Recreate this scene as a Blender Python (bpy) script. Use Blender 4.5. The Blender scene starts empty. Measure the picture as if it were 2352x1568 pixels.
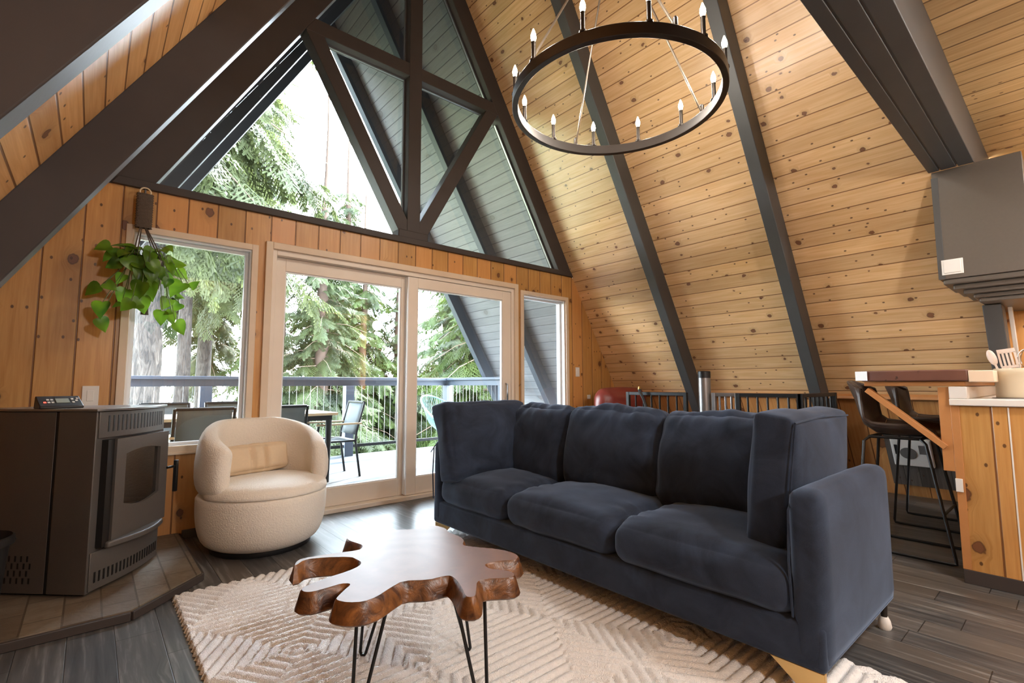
import bpy, math, random
import numpy as np
from mathutils import Vector, Matrix, noise as mnoise

random.seed(7)
R = math.radians
C = bpy.context.scene.collection
SC = bpy.context.scene

# ------------------------------------------------------------------ camera, world, sun, exposure
def look_camera():
    ex = Vector((0.7591045, 0.05492378, 0.64864762)); ey = Vector((-0.6509635, 0.0680614, 0.7560517))
    ez = Vector((-0.00262265, -0.99616817, 0.08741909))      # world axes seen in the lens frame (x right, y down, z forward)
    right = Vector((ex.x, ey.x, ez.x)); down = Vector((ex.y, ey.y, ez.y)); fwd = Vector((ex.z, ey.z, ez.z))
    m = Matrix((( right.x, -down.x, -fwd.x, 0.0), (right.y, -down.y, -fwd.y, -4.1036), (right.z, -down.z, -fwd.z, 1.05), (0, 0, 0, 1)))
    cd = bpy.data.cameras.new('camera'); cd.sensor_width = 36; cd.lens = 36 * 1121.946 / 2352
    cd.clip_start = 0.02; cd.clip_end = 400
    c = bpy.data.objects.new('camera', cd); C.objects.link(c); c.matrix_world = m
    SC.camera = c
look_camera()

SKY_STRENGTH = 27.0
w = bpy.data.worlds.new('daylight'); SC.world = w; w.use_nodes = True
nt = w.node_tree; bg = nt.nodes['Background']
tc = nt.nodes.new('ShaderNodeTexCoord'); sp = nt.nodes.new('ShaderNodeSeparateXYZ'); rp = nt.nodes.new('ShaderNodeValToRGB')
nt.links.new(tc.outputs['Generated'], sp.inputs[0]); nt.links.new(sp.outputs['Z'], rp.inputs[0])
rp.color_ramp.elements[0].position = 0.0; rp.color_ramp.elements[0].color = (0.84, 0.93, 1.0, 1)
rp.color_ramp.elements[1].position = 0.8; rp.color_ramp.elements[1].color = (0.72, 0.86, 1.0, 1)
nt.links.new(rp.outputs[0], bg.inputs[0]); bg.inputs[1].default_value = SKY_STRENGTH

sun = bpy.data.lights.new('sun', 'SUN'); sun.energy = 17.0; sun.angle = R(0.7); sun.color = (1.0, 0.95, 0.86)
so = bpy.data.objects.new('sun', sun); C.objects.link(so)
so.rotation_euler = Vector((-0.80, -0.42, -0.80)).to_track_quat('-Z', 'Y').to_euler()

def area(name, loc, rot, sx, sy, power, col=(1, 1, 1), portal=False):
    l = bpy.data.lights.new(name, 'AREA'); l.shape = 'RECTANGLE'; l.size = sx; l.size_y = sy; l.energy = power; l.color = col
    o = bpy.data.objects.new(name, l); C.objects.link(o); o.location = loc; o.rotation_euler = rot
    if portal: l.cycles.is_portal = True
    return o

SC.view_settings.view_transform = 'Standard'; SC.view_settings.look = 'None'
SC.view_settings.gamma = 1; SC.view_settings.exposure = 0.72; SC.view_settings.use_curve_mapping = False
SC.cycles.max_bounces = 8; SC.cycles.diffuse_bounces = 5; SC.cycles.glossy_bounces = 3; SC.cycles.transparent_max_bounces = 16
SC.cycles.caustics_reflective = False; SC.cycles.caustics_refractive = False
SC.cycles.sample_clamp_indirect = 6

# ------------------------------------------------------------------ materials
def rgb(r, g, b):
    f = lambda c: (c / 255 / 12.92) if c / 255 <= 0.04045 else ((c / 255 + 0.055) / 1.055) ** 2.4
    return (f(r), f(g), f(b), 1)

class NT:
    def __init__(s, name):
        s.m = bpy.data.materials.new(name); s.m.use_nodes = True; s.t = s.m.node_tree; s.n = s.t.nodes
        s.b = s.n['Principled BSDF']
    def node(s, typ, **k):
        n = s.n.new('ShaderNode' + typ)
        for a, v in k.items(): setattr(n, a, v)
        return n
    def link(s, a, b): s.t.links.new(a, b)
    def math(s, op, a, b=None, c=None, clamp=False):
        n = s.node('Math', operation=op); n.use_clamp = clamp
        for i, x in enumerate((a, b, c)):
            if x is None: continue
            if isinstance(x, (int, float)): n.inputs[i].default_value = x
            else: s.link(x, n.inputs[i])
        return n.outputs[0]
    def mix(s, fac, a, b, mode='MIX'):
        n = s.node('Mix', data_type='RGBA', blend_type=mode)
        for i, x in ((0, fac), (6, a), (7, b)):
            if isinstance(x, (int, float)): n.inputs[i].default_value = x
            elif isinstance(x, tuple): n.inputs[i].default_value = x
            else: s.link(x, n.inputs[i])
        return n.outputs[2]
    def comb(s, x, y, z):
        n = s.node('CombineXYZ')
        for i, q in enumerate((x, y, z)):
            if isinstance(q, (int, float)): n.inputs[i].default_value = q
            else: s.link(q, n.inputs[i])
        return n.outputs[0]
    def noise(s, vec, scale, detail=3, rough=0.55, dist=0.0):
        n = s.node('TexNoise'); s.link(vec, n.inputs['Vector'])
        n.inputs['Scale'].default_value = scale; n.inputs['Detail'].default_value = detail
        n.inputs['Roughness'].default_value = rough; n.inputs['Distortion'].default_value = dist
        return n.outputs['Fac']
    def mapr(s, v, a, b, c=0.0, d=1.0, smooth=False):
        n = s.node('MapRange'); n.interpolation_type = 'SMOOTHSTEP' if smooth else 'LINEAR'
        s.link(v, n.inputs[0])
        for i, x in enumerate((a, b, c, d)): n.inputs[i + 1].default_value = x
        return n.outputs[0]
    def bump(s, h, strength, dist=0.01):
        n = s.node('Bump'); n.inputs['Strength'].default_value = strength; n.inputs['Distance'].default_value = dist
        s.link(h, n.inputs['Height']); s.link(n.outputs[0], s.b.inputs['Normal'])
    def uv(s):
        t = s.node('TexCoord'); return t.outputs['UV']
    def obj(s):
        t = s.node('TexCoord'); return t.outputs['Object']
    def set(s, **k):
        for a, v in k.items(): s.b.inputs[a.replace('_', ' ')].default_value = v
        return s.m

def plain(name, col, rough=0.5, metal=0.0, var=0.0, scale=30, bump=0.0, bscale=200, **k):
    t = NT(name); t.b.inputs['Base Color'].default_value = col
    t.b.inputs['Roughness'].default_value = rough; t.b.inputs['Metallic'].default_value = metal
    co = t.obj()
    n = t.noise(co, scale, 4)
    dark = tuple(c * (1 - var) for c in col[:3]) + (1,); lite = tuple(min(1, c * (1 + var)) for c in col[:3]) + (1,)
    t.link(t.mix(n, dark, lite), t.b.inputs['Base Color'])
    if bump: t.bump(t.noise(co, bscale, 2), bump, 0.004)
    return t.set(**k)

def planks(name, width, c0, c1, groove=0.03, gcol=(0.05, 0.02, 0.01, 1), knots=0.25, kcol=(0.06, 0.022, 0.01, 1), kscale=3.0, rough=0.45,
           length=None, tone=0.25, grain=26, hue=None, kr=0.16, halo=0.35, gstr=0.6, streak=0.0, coat=0.0):
    t = NT(name); s = t.node('SeparateXYZ'); t.link(t.uv(), s.inputs[0]); u, v = s.outputs[0], s.outputs[1]
    vw = t.math('DIVIDE', v, width); ident = t.math('FLOOR', vw); fr = t.math('FRACT', vw)
    wn = t.node('TexWhiteNoise', noise_dimensions='1D'); t.link(ident, wn.inputs['W']); rnd = wn.outputs['Value']
    u2 = t.math('MULTIPLY_ADD', rnd, 37.0, u)
    tone_r = rnd
    ends = None
    if length:
        ul = t.math('DIVIDE', u2, length); bi = t.math('FLOOR', ul); fe = t.math('FRACT', ul)
        w2 = t.node('TexWhiteNoise', noise_dimensions='2D'); t.link(t.comb(ident, bi, 0.0), w2.inputs['Vector']); tone_r = w2.outputs['Value']
        ends = t.math('LESS_THAN', fe, 0.004 / length * 1.0)
    # knots: one cell grid per board
    kv = t.comb(t.math('MULTIPLY', u2, kscale), t.math('MULTIPLY', v, kscale * 1.25), 0.0)
    dn = t.noise(kv, 6.0, 2); kv2 = t.node('VectorMath', operation='ADD'); t.link(kv, kv2.inputs[0]); t.link(t.comb(t.math('MULTIPLY', dn, 0.12), t.math('MULTIPLY', dn, 0.12), 0.0), kv2.inputs[1])
    vo = t.node('TexVoronoi', voronoi_dimensions='2D'); t.link(kv2.outputs[0], vo.inputs['Vector']); vo.inputs['Scale'].default_value = 1.0
    sc = t.node('SeparateColor'); t.link(vo.outputs['Color'], sc.inputs[0])
    gate = t.math('GREATER_THAN', sc.outputs[0], 1 - knots)
    size = t.math('MULTIPLY_ADD', sc.outputs[1], kr, kr * 0.30)
    rel = t.math('DIVIDE', vo.outputs['Distance'], size)
    core = t.math('MULTIPLY', t.mapr(rel, 1.0, 0.75, smooth=True), gate)
    hal = t.math('MULTIPLY', t.mapr(rel, 2.6, 0.7, smooth=True), gate)
    vo2 = t.node('TexVoronoi', voronoi_dimensions='2D'); t.link(t.comb(t.math('MULTIPLY', u2, kscale * 2.3), t.math('MULTIPLY', v, kscale * 3.4), 0.0), vo2.inputs['Vector']); vo2.inputs['Scale'].default_value = 1.0
    sc2 = t.node('SeparateColor'); t.link(vo2.outputs['Color'], sc2.inputs[0])
    pin = t.math('MULTIPLY', t.mapr(vo2.outputs['Distance'], 0.10, 0.06, smooth=True), t.math('GREATER_THAN', sc2.outputs[0], 1 - knots * 0.42))
    ringk = t.mapr(t.math('ABSOLUTE', t.math('SUBTRACT', rel, 0.85)), 0.0, 0.22, 1.0, 0.0, smooth=True)
    bend = t.math('MULTIPLY', hal, 0.05)
    gv = t.comb(t.math('MULTIPLY', u2, 1.3), t.math('MULTIPLY', t.math('ADD', v, bend), grain), t.math('MULTIPLY', rnd, 9.0))
    g = t.noise(gv, 2.0, 4, 0.6, 0.5)
    blot = t.noise(t.comb(u2, t.math('MULTIPLY', v, 3.0), rnd), 1.7, 2)
    col = t.mix(t.mapr(g, 0.3, 0.72), c0, c1)
    col = t.mix(t.mapr(blot, 0.35, 0.75, 0, 0.35), col, tuple(x * 0.72 for x in c0[:3]) + (1,))
    if hue: col = t.mix(t.mapr(tone_r, 0.45, 1.0, 0, 0.8), col, hue)
    if streak: col = t.mix(t.math('MULTIPLY', t.mapr(g, 0.55, 0.75), streak), col, (0.5, 0.5, 0.48, 1))
    br = t.mapr(tone_r, 0, 1, 1 - tone, 1 + tone * 0.4)
    col = t.mix(1.0, col, t.comb(br, br, br), 'MULTIPLY')
    col = t.mix(t.math('MULTIPLY', hal, halo), col, tuple(x * 0.45 for x in c0[:3]) + (1,))
    kc2 = t.mix(ringk, tuple(min(1, x * 2.6) for x in kcol[:3]) + (1,), kcol)
    col = t.mix(t.math('MULTIPLY', core, 0.9), col, kc2)
    col = t.mix(t.math('MULTIPLY', pin, 0.85), col, kcol)
    edge = t.math('ABSOLUTE', t.math('SUBTRACT', fr, 0.5))
    gm = t.mapr(edge, 0.5 - groove, 0.5 - groove * 0.35, smooth=True)
    if ends is not None: gm = t.math('MAXIMUM', gm, ends)
    col = t.mix(t.math('MULTIPLY', gm, 0.85), col, gcol)
    t.link(col, t.b.inputs['Base Color'])
    h = t.math('SUBTRACT', t.math('MULTIPLY', g, 0.06), gm)
    t.bump(h, gstr, 0.006)
    t.b.inputs['Roughness'].default_value = rough
    if coat: t.b.inputs['Coat Weight'].default_value = coat; t.b.inputs['Coat Roughness'].default_value = 0.27
    return t.m

MAT = {}
MAT['pine_wall'] = planks('pine_wall', 0.184, rgb(190, 136, 72), rgb(218, 168, 102), groove=0.035, gcol=rgb(98, 54, 26), knots=0.55, kscale=3.4, kr=0.11, rough=0.35, tone=0.22, hue=rgb(200, 140, 84))
MAT['pine_roof'] = planks('pine_roof', 0.1305, rgb(214, 170, 116), rgb(236, 200, 154), groove=0.04, gcol=rgb(122, 76, 38), knots=0.5, kscale=3.8, kr=0.09, rough=0.42, tone=0.16, halo=0.28, coat=0.8)
MAT['pine_ceiling'] = planks('pine_ceiling', 0.168, rgb(196, 158, 104), rgb(226, 194, 142), groove=0.045, gcol=rgb(84, 50, 20), knots=0.3, kscale=3.8, kr=0.10, rough=0.42, tone=0.16)
MAT['pine_left'] = planks('pine_left', 0.1305, rgb(204, 146, 88), rgb(230, 180, 122), groove=0.055, gcol=rgb(96, 56, 26), knots=0.34, kscale=3.6, kr=0.10, rough=0.42, tone=0.14)
MAT['knee'] = planks('knee_pine', 0.184, rgb(196, 132, 72), rgb(222, 168, 108), groove=0.03, gcol=rgb(92, 46, 18), knots=0.3, kscale=2.6, kr=0.12, rough=0.4, tone=0.2)
MAT['barn'] = planks('grey_barn_wood', 0.11, rgb(74, 68, 64), rgb(112, 104, 98), groove=0.03, gcol=rgb(30, 26, 24), knots=0.12, kscale=4, rough=0.7, tone=0.4)
MAT['floor'] = planks('floor_planks', 0.152, rgb(64, 64, 66), rgb(110, 109, 108), groove=0.014, gcol=rgb(26, 24, 24), knots=0.12, kcol=rgb(34, 30, 28), kscale=1.6, kr=0.1, rough=0.36, length=1.35, tone=0.36, grain=20, hue=rgb(78, 72, 66), gstr=0.35, streak=0.3)
MAT['deck'] = planks('deck_boards', 0.14, rgb(56, 60, 66), rgb(70, 74, 80), groove=0.03, gcol=rgb(50, 52, 56), knots=0.0, rough=0.6, tone=0.1)
MAT['soffit'] = planks('soffit_boards', 0.1305, rgb(98, 99, 102), rgb(116, 117, 119), groove=0.045, gcol=rgb(40, 40, 42), knots=0.05, kcol=rgb(50, 50, 50), rough=0.45, tone=0.08)
MAT['dark'] = plain('dark_brown_paint', rgb(66, 60, 58), 0.5, var=0.12, scale=6, bump=0.06, bscale=60, Specular_IOR_Level=0.25)
MAT['dark2'] = plain('charcoal_paint', rgb(70, 71, 72), 0.45, var=0.18, scale=5, bump=0.06, bscale=60)
MAT['darkslate'] = plain('dark_slate_paint', rgb(64, 68, 76), 0.5, var=0.1, scale=5)
MAT['cabinet'] = plain('warm_grey_cabinet', rgb(92, 85, 78), 0.4, var=0.08, scale=60)
MAT['slate'] = plain('slate_blue_paint', rgb(70, 78, 92), 0.5, var=0.08, scale=5)
MAT['trimwood'] = plain('pale_pine_trim', rgb(216, 196, 172), 0.45, var=0.10, scale=8)
MAT['trimpine'] = plain('amber_pine_trim', rgb(184, 128, 78), 0.4, var=0.15, scale=9)
MAT['doorwood'] = plain('primed_door_wood', rgb(228, 216, 202), 0.4, var=0.05, scale=6)
MAT['vinyl'] = plain('white_vinyl', rgb(232, 234, 236), 0.35, var=0.02)
MAT['white'] = plain('white_plastic', rgb(226, 224, 220), 0.4, var=0.02)
MAT['counter'] = plain('white_counter', rgb(222, 218, 212), 0.3, var=0.04, scale=14)
MAT['cream'] = plain('cream_boucle', rgb(228, 221, 210), 0.95, var=0.08, scale=90, bump=0.8, bscale=110, Sheen_Weight=0.3)
MAT['linen'] = plain('beige_linen', rgb(214, 194, 166), 0.9, var=0.05, scale=60, bump=0.25, bscale=600)
MAT['black'] = plain('black_metal', rgb(24, 25, 27), 0.42, metal=0.3, var=0.1)
MAT['blackplastic'] = plain('black_plastic', rgb(22, 22, 24), 0.5, var=0.1)
MAT['bronze'] = plain('oil_bronze', rgb(62, 56, 52), 0.38, metal=0.55, var=0.15, scale=14)
MAT['nickel'] = plain('satin_rod', rgb(150, 140, 128), 0.3, metal=0.8, var=0.1)
MAT['pewter'] = plain('grey_pewter', rgb(140, 140, 142), 0.32, metal=0.75, var=0.12)
MAT['gold'] = plain('pale_gold_metal', rgb(214, 180, 120), 0.3, metal=0.7, var=0.05)
MAT['brass'] = plain('brass', rgb(200, 160, 90), 0.3, metal=0.9)
MAT['stove'] = plain('stove_steel', rgb(92, 88, 85), 0.42, metal=0.25, var=0.16, scale=220, bump=0.12, bscale=420)
MAT['stovedark'] = plain('stove_black', rgb(20, 20, 21), 0.45, var=0.1)
MAT['maroon'] = plain('maroon_leather', rgb(124, 52, 46), 0.35, var=0.12, scale=12, bump=0.1, bscale=90)
MAT['brownleather'] = plain('dark_brown_leather', rgb(70, 56, 48), 0.4, var=0.2, scale=16, bump=0.12, bscale=120)
MAT['seam'] = plain('tan_stitch', rgb(150, 112, 80), 0.6)
MAT['jute'] = plain('grey_cord', rgb(88, 76, 66), 0.95, var=0.35, scale=120, bump=0.9, bscale=160)
MAT['ceramic'] = plain('glazed_cream', rgb(206, 194, 170), 0.18, var=0.06, scale=6)
MAT['greypot'] = plain('grey_pot', rgb(168, 166, 160), 0.5, var=0.1)
MAT['stem'] = plain('stem_green', rgb(92, 108, 62), 0.6, var=0.2)
MAT['mesh'] = plain('sling_mesh', rgb(46, 50, 54), 0.7, var=0.1)
MAT['meshgrey'] = plain('grey_sling', rgb(96, 106, 110), 0.7, var=0.1)
MAT['teak'] = plain('pale_teak', rgb(214, 196, 166), 0.5, var=0.12, scale=10)
MAT['aqua'] = plain('aqua_cord', rgb(150, 196, 204), 0.5, var=0.05)
MAT['silicone'] = plain('pale_silicone', rgb(214, 198, 186), 0.5, var=0.03)
MAT['steel'] = plain('bright_steel', rgb(190, 190, 190), 0.25, metal=0.9)
MAT['grille'] = plain('heater_grille', rgb(120, 118, 116), 0.5, metal=0.4, var=0.2, scale=80)
MAT['branch'] = plain('twig_bark', rgb(112, 94, 80), 0.9, var=0.3, scale=12)
MAT['ground'] = plain('forest_ground', rgb(120, 126, 92), 0.95, var=0.35, scale=0.6)

def velvet():
    t = NT('navy_velvet'); co = t.obj()
    n = t.noise(co, 4.5, 4, 0.6, 0.8); n2 = t.noise(co, 300, 2)
    col = t.mix(t.mapr(n, 0.3, 0.75), rgb(20, 26, 38), rgb(48, 60, 80))
    col = t.mix(t.math('MULTIPLY', n2, 0.25), col, rgb(70, 76, 92))
    t.link(col, t.b.inputs['Base Color']); t.bump(n2, 0.15, 0.002)
    return t.set(Roughness=0.85, Sheen_Weight=0.5, Sheen_Roughness=0.45, Sheen_Tint=rgb(150, 170, 200), Specular_IOR_Level=0.15)
MAT['velvet'] = velvet()

def rugmat():
    t = NT('cream_wool'); co = t.obj(); n = t.noise(co, 60, 4); n2 = t.noise(co, 240, 2)
    t.link(t.mix(n, rgb(226, 225, 224), rgb(248, 247, 247)), t.b.inputs['Base Color']); t.bump(t.math('ADD', n, n2), 0.8, 0.006)
    return t.set(Roughness=1.0, Sheen_Weight=0.3)
MAT['rug'] = rugmat()

def slabwood():
    t = NT('live_edge_teak'); co = t.obj()
    vm = t.node('VectorMath', operation='LENGTH'); s = t.node('SeparateXYZ'); t.link(co, s.inputs[0])
    d = t.noise(co, 5.0, 3); t.link(t.comb(s.outputs[0], s.outputs[1], 0.0), vm.inputs[0])
    ring = t.math('SINE', t.math('MULTIPLY_ADD', vm.outputs['Value'], 70.0, t.math('MULTIPLY', d, 9.0)))
    col = t.mix(t.mapr(ring, -1, 1), rgb(114, 80, 64), rgb(122, 86, 69))
    col = t.mix(t.mapr(t.noise(co, 9, 4), 0.5, 0.75, 0, 0.35), col, rgb(92, 58, 42))
    col = t.mix(t.mapr(t.noise(co, 22, 3), 0.6, 0.75, 0, 0.15), col, rgb(160, 110, 72))
    t.link(col, t.b.inputs['Base Color'])
    return t.set(Roughness=0.46, Specular_IOR_Level=0.4, Coat_Weight=0.2, Coat_Roughness=0.34)
MAT['slab'] = slabwood()
def barkedge():
    t = NT('live_edge_side'); co = t.obj(); n = t.noise(co, 14, 5, 0.65, 1.2)
    col = t.mix(t.mapr(n, 0.35, 0.68), rgb(58, 34, 24), rgb(138, 90, 48)); t.link(col, t.b.inputs['Base Color']); t.bump(n, 0.35, 0.01)
    return t.set(Roughness=0.32)
MAT['slabside'] = barkedge()
def barslab():
    t = NT('bar_slab_edge'); co = t.obj(); n = t.noise(co, 18, 5, 0.6, 0.6); n2 = t.noise(co, 5, 2)
    col = t.mix(t.mapr(n, 0.62, 0.7), rgb(108, 72, 60), rgb(36, 22, 18)); col = t.mix(t.mapr(n2, 0.4, 0.7, 0, 0.5), col, rgb(84, 54, 46))
    t.link(col, t.b.inputs['Base Color']); return t.set(Roughness=0.4)
MAT['barslab'] = barslab()

def stonetile():
    t = NT('slate_hearth'); s = t.node('SeparateXYZ'); t.link(t.obj(), s.inputs[0])
    br = t.node('TexBrick'); t.link(t.comb(s.outputs[1], s.outputs[0], 0.0), br.inputs['Vector']); br.inputs['Scale'].default_value = 1.0
    br.inputs['Brick Width'].default_value = 0.26; br.inputs['Row Height'].default_value = 0.13; br.inputs['Mortar Size'].default_value = 0.004
    br.inputs['Color1'].default_value = rgb(106, 94, 80); br.inputs['Color2'].default_value = rgb(126, 116, 102); br.inputs['Mortar'].default_value = rgb(82, 72, 62)
    n = t.noise(t.obj(), 16, 5, 0.65, 0.7)
    col = t.mix(t.mapr(n, 0.35, 0.7, 0, 0.6), br.outputs['Color'], rgb(92, 74, 56)); t.link(col, t.b.inputs['Base Color'])
    t.bump(t.math('SUBTRACT', n, br.outputs['Fac']), 0.5, 0.006)
    return t.set(Roughness=0.5)
MAT['hearth'] = stonetile()

def bark():
    t = NT('ridged_bark'); s = t.node('SeparateXYZ'); t.link(t.obj(), s.inputs[0])
    v = t.comb(t.math('MULTIPLY', s.outputs[0], 1.0), t.math('MULTIPLY', s.outputs[1], 1.0), t.math('MULTIPLY', s.outputs[2], 0.22))
    n = t.noise(v, 14, 5, 0.6, 1.5)
    col = t.mix(t.mapr(n, 0.38, 0.62), rgb(16, 14, 13), rgb(60, 55, 51)); t.link(col, t.b.inputs['Base Color']); t.bump(n, 1.0, 0.05)
    return t.set(Roughness=0.95)
MAT['bark'] = bark()
MAT['redbark'] = plain('reddish_bark', rgb(72, 58, 50), 0.95, var=0.35, scale=10, bump=0.6, bscale=20)

def leafy(name, a, b, trans=0.4, rough=0.45, scale=4.0):
    t = NT(name); n = t.noise(t.obj(), scale, 2)
    col = t.mix(t.mapr(n, 0.3, 0.7), a, b); t.link(col, t.b.inputs['Base Color']); t.b.inputs['Roughness'].default_value = rough
    tr = t.node('BsdfTranslucent'); t.link(col, tr.inputs['Color']); mx = t.node('MixShader'); mx.inputs[0].default_value = trans
    out = t.n['Material Output']; t.link(t.b.outputs[0], mx.inputs[1]); t.link(tr.outputs[0], mx.inputs[2]); t.link(mx.outputs[0], out.inputs['Surface'])
    return t.m
MAT['leaf'] = leafy('pothos_leaf', rgb(52, 92, 26), rgb(128, 170, 44), 0.45, 0.32, 7.0)
MAT['needle'] = leafy('fir_needles', rgb(32, 41, 23), rgb(76, 88, 50), 0.4, 0.6, 1.2)
MAT['needle2'] = leafy('cedar_sprays', rgb(32, 46, 17), rgb(76, 94, 38), 0.45, 0.6, 1.2)
MAT['needle3'] = leafy('pale_sprays', rgb(46, 54, 31), rgb(84, 93, 56), 0.45, 0.6, 1.2)

def glassmat(name, tint=(1, 1, 1, 1), refl=0.06):
    t = NT(name); tr = t.node('BsdfTransparent'); tr.inputs[0].default_value = tint
    gl = t.node('BsdfGlossy'); gl.inputs['Roughness'].default_value = 0.0
    fr = t.node('LayerWeight')
    mx = t.node('MixShader'); t.link(t.math('MULTIPLY_ADD', t.math('POWER', fr.outputs['Facing'], 5.0), 0.55, refl), mx.inputs[0]); t.link(tr.outputs[0], mx.inputs[1]); t.link(gl.outputs[0], mx.inputs[2])
    t.link(mx.outputs[0], t.n['Material Output'].inputs['Surface']); return t.m
MAT['glass'] = glassmat('window_glass', (0.97, 0.98, 0.98, 1), 0.035)
MAT['stoveglass'] = plain('dark_fire_glass', rgb(30, 27, 25), 0.05, var=0.0, IOR=2.6)
def emit(name, col, s):
    t = NT(name); return t.set(Base_Color=col, Emission_Color=col, Emission_Strength=s)
MAT['flame'] = emit('lit_bulb', (1.0, 0.78, 0.5, 1), 40)
MAT['lamp'] = emit('fill_disc_glow', (1.0, 0.86, 0.68, 1), 8)  # glowing face of the added fill discs
def globemat():
    t = NT('lit_paper_globe'); e = t.node('Emission'); e.inputs[0].default_value = (1.0, 0.86, 0.66, 1); e.inputs[1].default_value = 2.2
    tr = t.node('BsdfTransparent'); mx = t.node('MixShader'); mx.inputs[0].default_value = 0.5
    t.link(tr.outputs[0], mx.inputs[1]); t.link(e.outputs[0], mx.inputs[2]); t.link(mx.outputs[0], t.n['Material Output'].inputs['Surface']); return t.m
MAT['globe'] = globemat()
MAT['led'] = emit('red_led', (1.0, 0.08, 0.05, 1), 1.5)
MAT['lcd'] = plain('grey_display', rgb(150, 160, 152), 0.2)

# ------------------------------------------------------------------ mesh helpers
class MB:
    def __init__(s): s.v = []; s.f = []; s.mi = []
    def add(s, vs, fs, mi=0):
        o = len(s.v); s.v += [tuple(p) for p in vs]; s.f += [tuple(i + o for i in f) for f in fs]; s.mi += [mi] * len(fs); return s
    def box(s, x0, x1, y0, y1, z0, z1, mi=0):
        vs = [(x, y, z) for z in (z0, z1) for y in (y0, y1) for x in (x0, x1)]
        return s.add(vs, [(0, 2, 3, 1), (4, 5, 7, 6), (0, 1, 5, 4), (2, 6, 7, 3), (0, 4, 6, 2), (1, 3, 7, 5)], mi)
    def obox(s, c, ax, ay, az, hx, hy, hz, mi=0):
        c = Vector(c); ax, ay, az = (Vector(q).normalized() for q in (ax, ay, az))
        vs = [c + ax * (hx * i) + ay * (hy * j) + az * (hz * k) for k in (-1, 1) for j in (-1, 1) for i in (-1, 1)]
        return s.add(vs, [(0, 2, 3, 1), (4, 5, 7, 6), (0, 1, 5, 4), (2, 6, 7, 3), (0, 4, 6, 2), (1, 3, 7, 5)], mi)
    def bar(s, a, b, w, h, up=(0, 0, 1), mi=0):
        a, b = Vector(a), Vector(b); d = (b - a); L = d.length; d.normalize()
        side = d.cross(Vector(up)); 
        if side.length < 1e-4: side = d.cross(Vector((1, 0, 0)))
        side.normalize(); u = side.cross(d)
        return s.obox((a + b) / 2, d, side, u, L / 2, w / 2, h / 2, mi)
    def ext(s, poly, axis, a, b, mi=0):
        """extrude a 2D outline along an axis: 'y' takes (x, z), 'x' takes (y, z), 'z' takes (x, y)"""
        P = {'y': lambda p, t: (p[0], t, p[1]), 'x': lambda p, t: (t, p[0], p[1]), 'z': lambda p, t: (p[0], p[1], t)}[axis]
        n = len(poly); area2 = sum(poly[i][0] * poly[(i + 1) % n][1] - poly[(i + 1) % n][0] * poly[i][1] for i in range(n))
        if area2 < 0: poly = poly[::-1]
        vs = [P(p, a) for p in poly] + [P(p, b) for p in poly]
        flip = (axis == 'y') ^ (b < a)
        fs = [tuple(range(n))[::-1], tuple(range(n, 2 * n))] + [(i, (i + 1) % n, n + (i + 1) % n, n + i) for i in range(n)]
        if flip: fs = [f[::-1] for f in fs]
        return s.add(vs, fs, mi)
    def tube(s, pts, r, n=8, closed=False, mi=0):
        pts = [Vector(p) for p in pts]; m = len(pts); rs = r if isinstance(r, (list, tuple)) else [r] * m
        vs = []; prev = None
        for i, p in enumerate(pts):
            if closed: d = pts[(i + 1) % m] - pts[i - 1]
            else: d = pts[min(i + 1, m - 1)] - pts[max(i - 1, 0)]
            d.normalize()
            if prev is None:
                q = Vector((0, 0, 1)) if abs(d.z) < 0.9 else Vector((1, 0, 0)); a = d.cross(q).normalized()
            else:
                a = prev - d * prev.dot(d); a.normalize()
            prev = a; b = d.cross(a)
            vs += [p + (a * math.cos(2 * math.pi * k / n) + b * math.sin(2 * math.pi * k / n)) * rs[i] for k in range(n)]
        fs = []
        for i in range(m if closed else m - 1):
            j = (i + 1) % m
            fs += [(i * n + k, i * n + (k + 1) % n, j * n + (k + 1) % n, j * n + k) for k in range(n)]
        if not closed: fs += [tuple(range(n))[::-1], tuple(range((m - 1) * n, m * n))]
        return s.add(vs, fs, mi)
    def lathe(s, prof, n=24, c=(0, 0, 0), sx=1.0, sy=1.0, mi=0):
        m = len(prof); vs = [(c[0] + r * sx * math.cos(2 * math.pi * k / n), c[1] + r * sy * math.sin(2 * math.pi * k / n), c[2] + z) for r, z in prof for k in range(n)]
        fs = [(i * n + k, i * n + (k + 1) % n, (i + 1) * n + (k + 1) % n, (i + 1) * n + k) for i in range(m - 1) for k in range(n)]
        if prof[0][0] > 1e-6: fs.append(tuple(range(n))[::-1])
        if prof[-1][0] > 1e-6: fs.append(tuple(range((m - 1) * n, m * n)))
        return s.add(vs, fs, mi)
    def grid(s, fn, nu, nv, cu=False, cv=False, mi=0):
        vs = [fn(i / (nu if cu else nu - 1), j / (nv if cv else nv - 1)) for i in range(nu) for j in range(nv)]
        fs = []
        for i in range(nu if cu else nu - 1):
            for j in range(nv if cv else nv - 1):
                i2, j2 = (i + 1) % nu, (j + 1) % nv
                fs.append((i * nv + j, i2 * nv + j, i2 * nv + j2, i * nv + j2))
        return s.add(vs, fs, mi)
    def xf(s, fn): s.v = [tuple(fn(Vector(p))) for p in s.v]; return s
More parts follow.
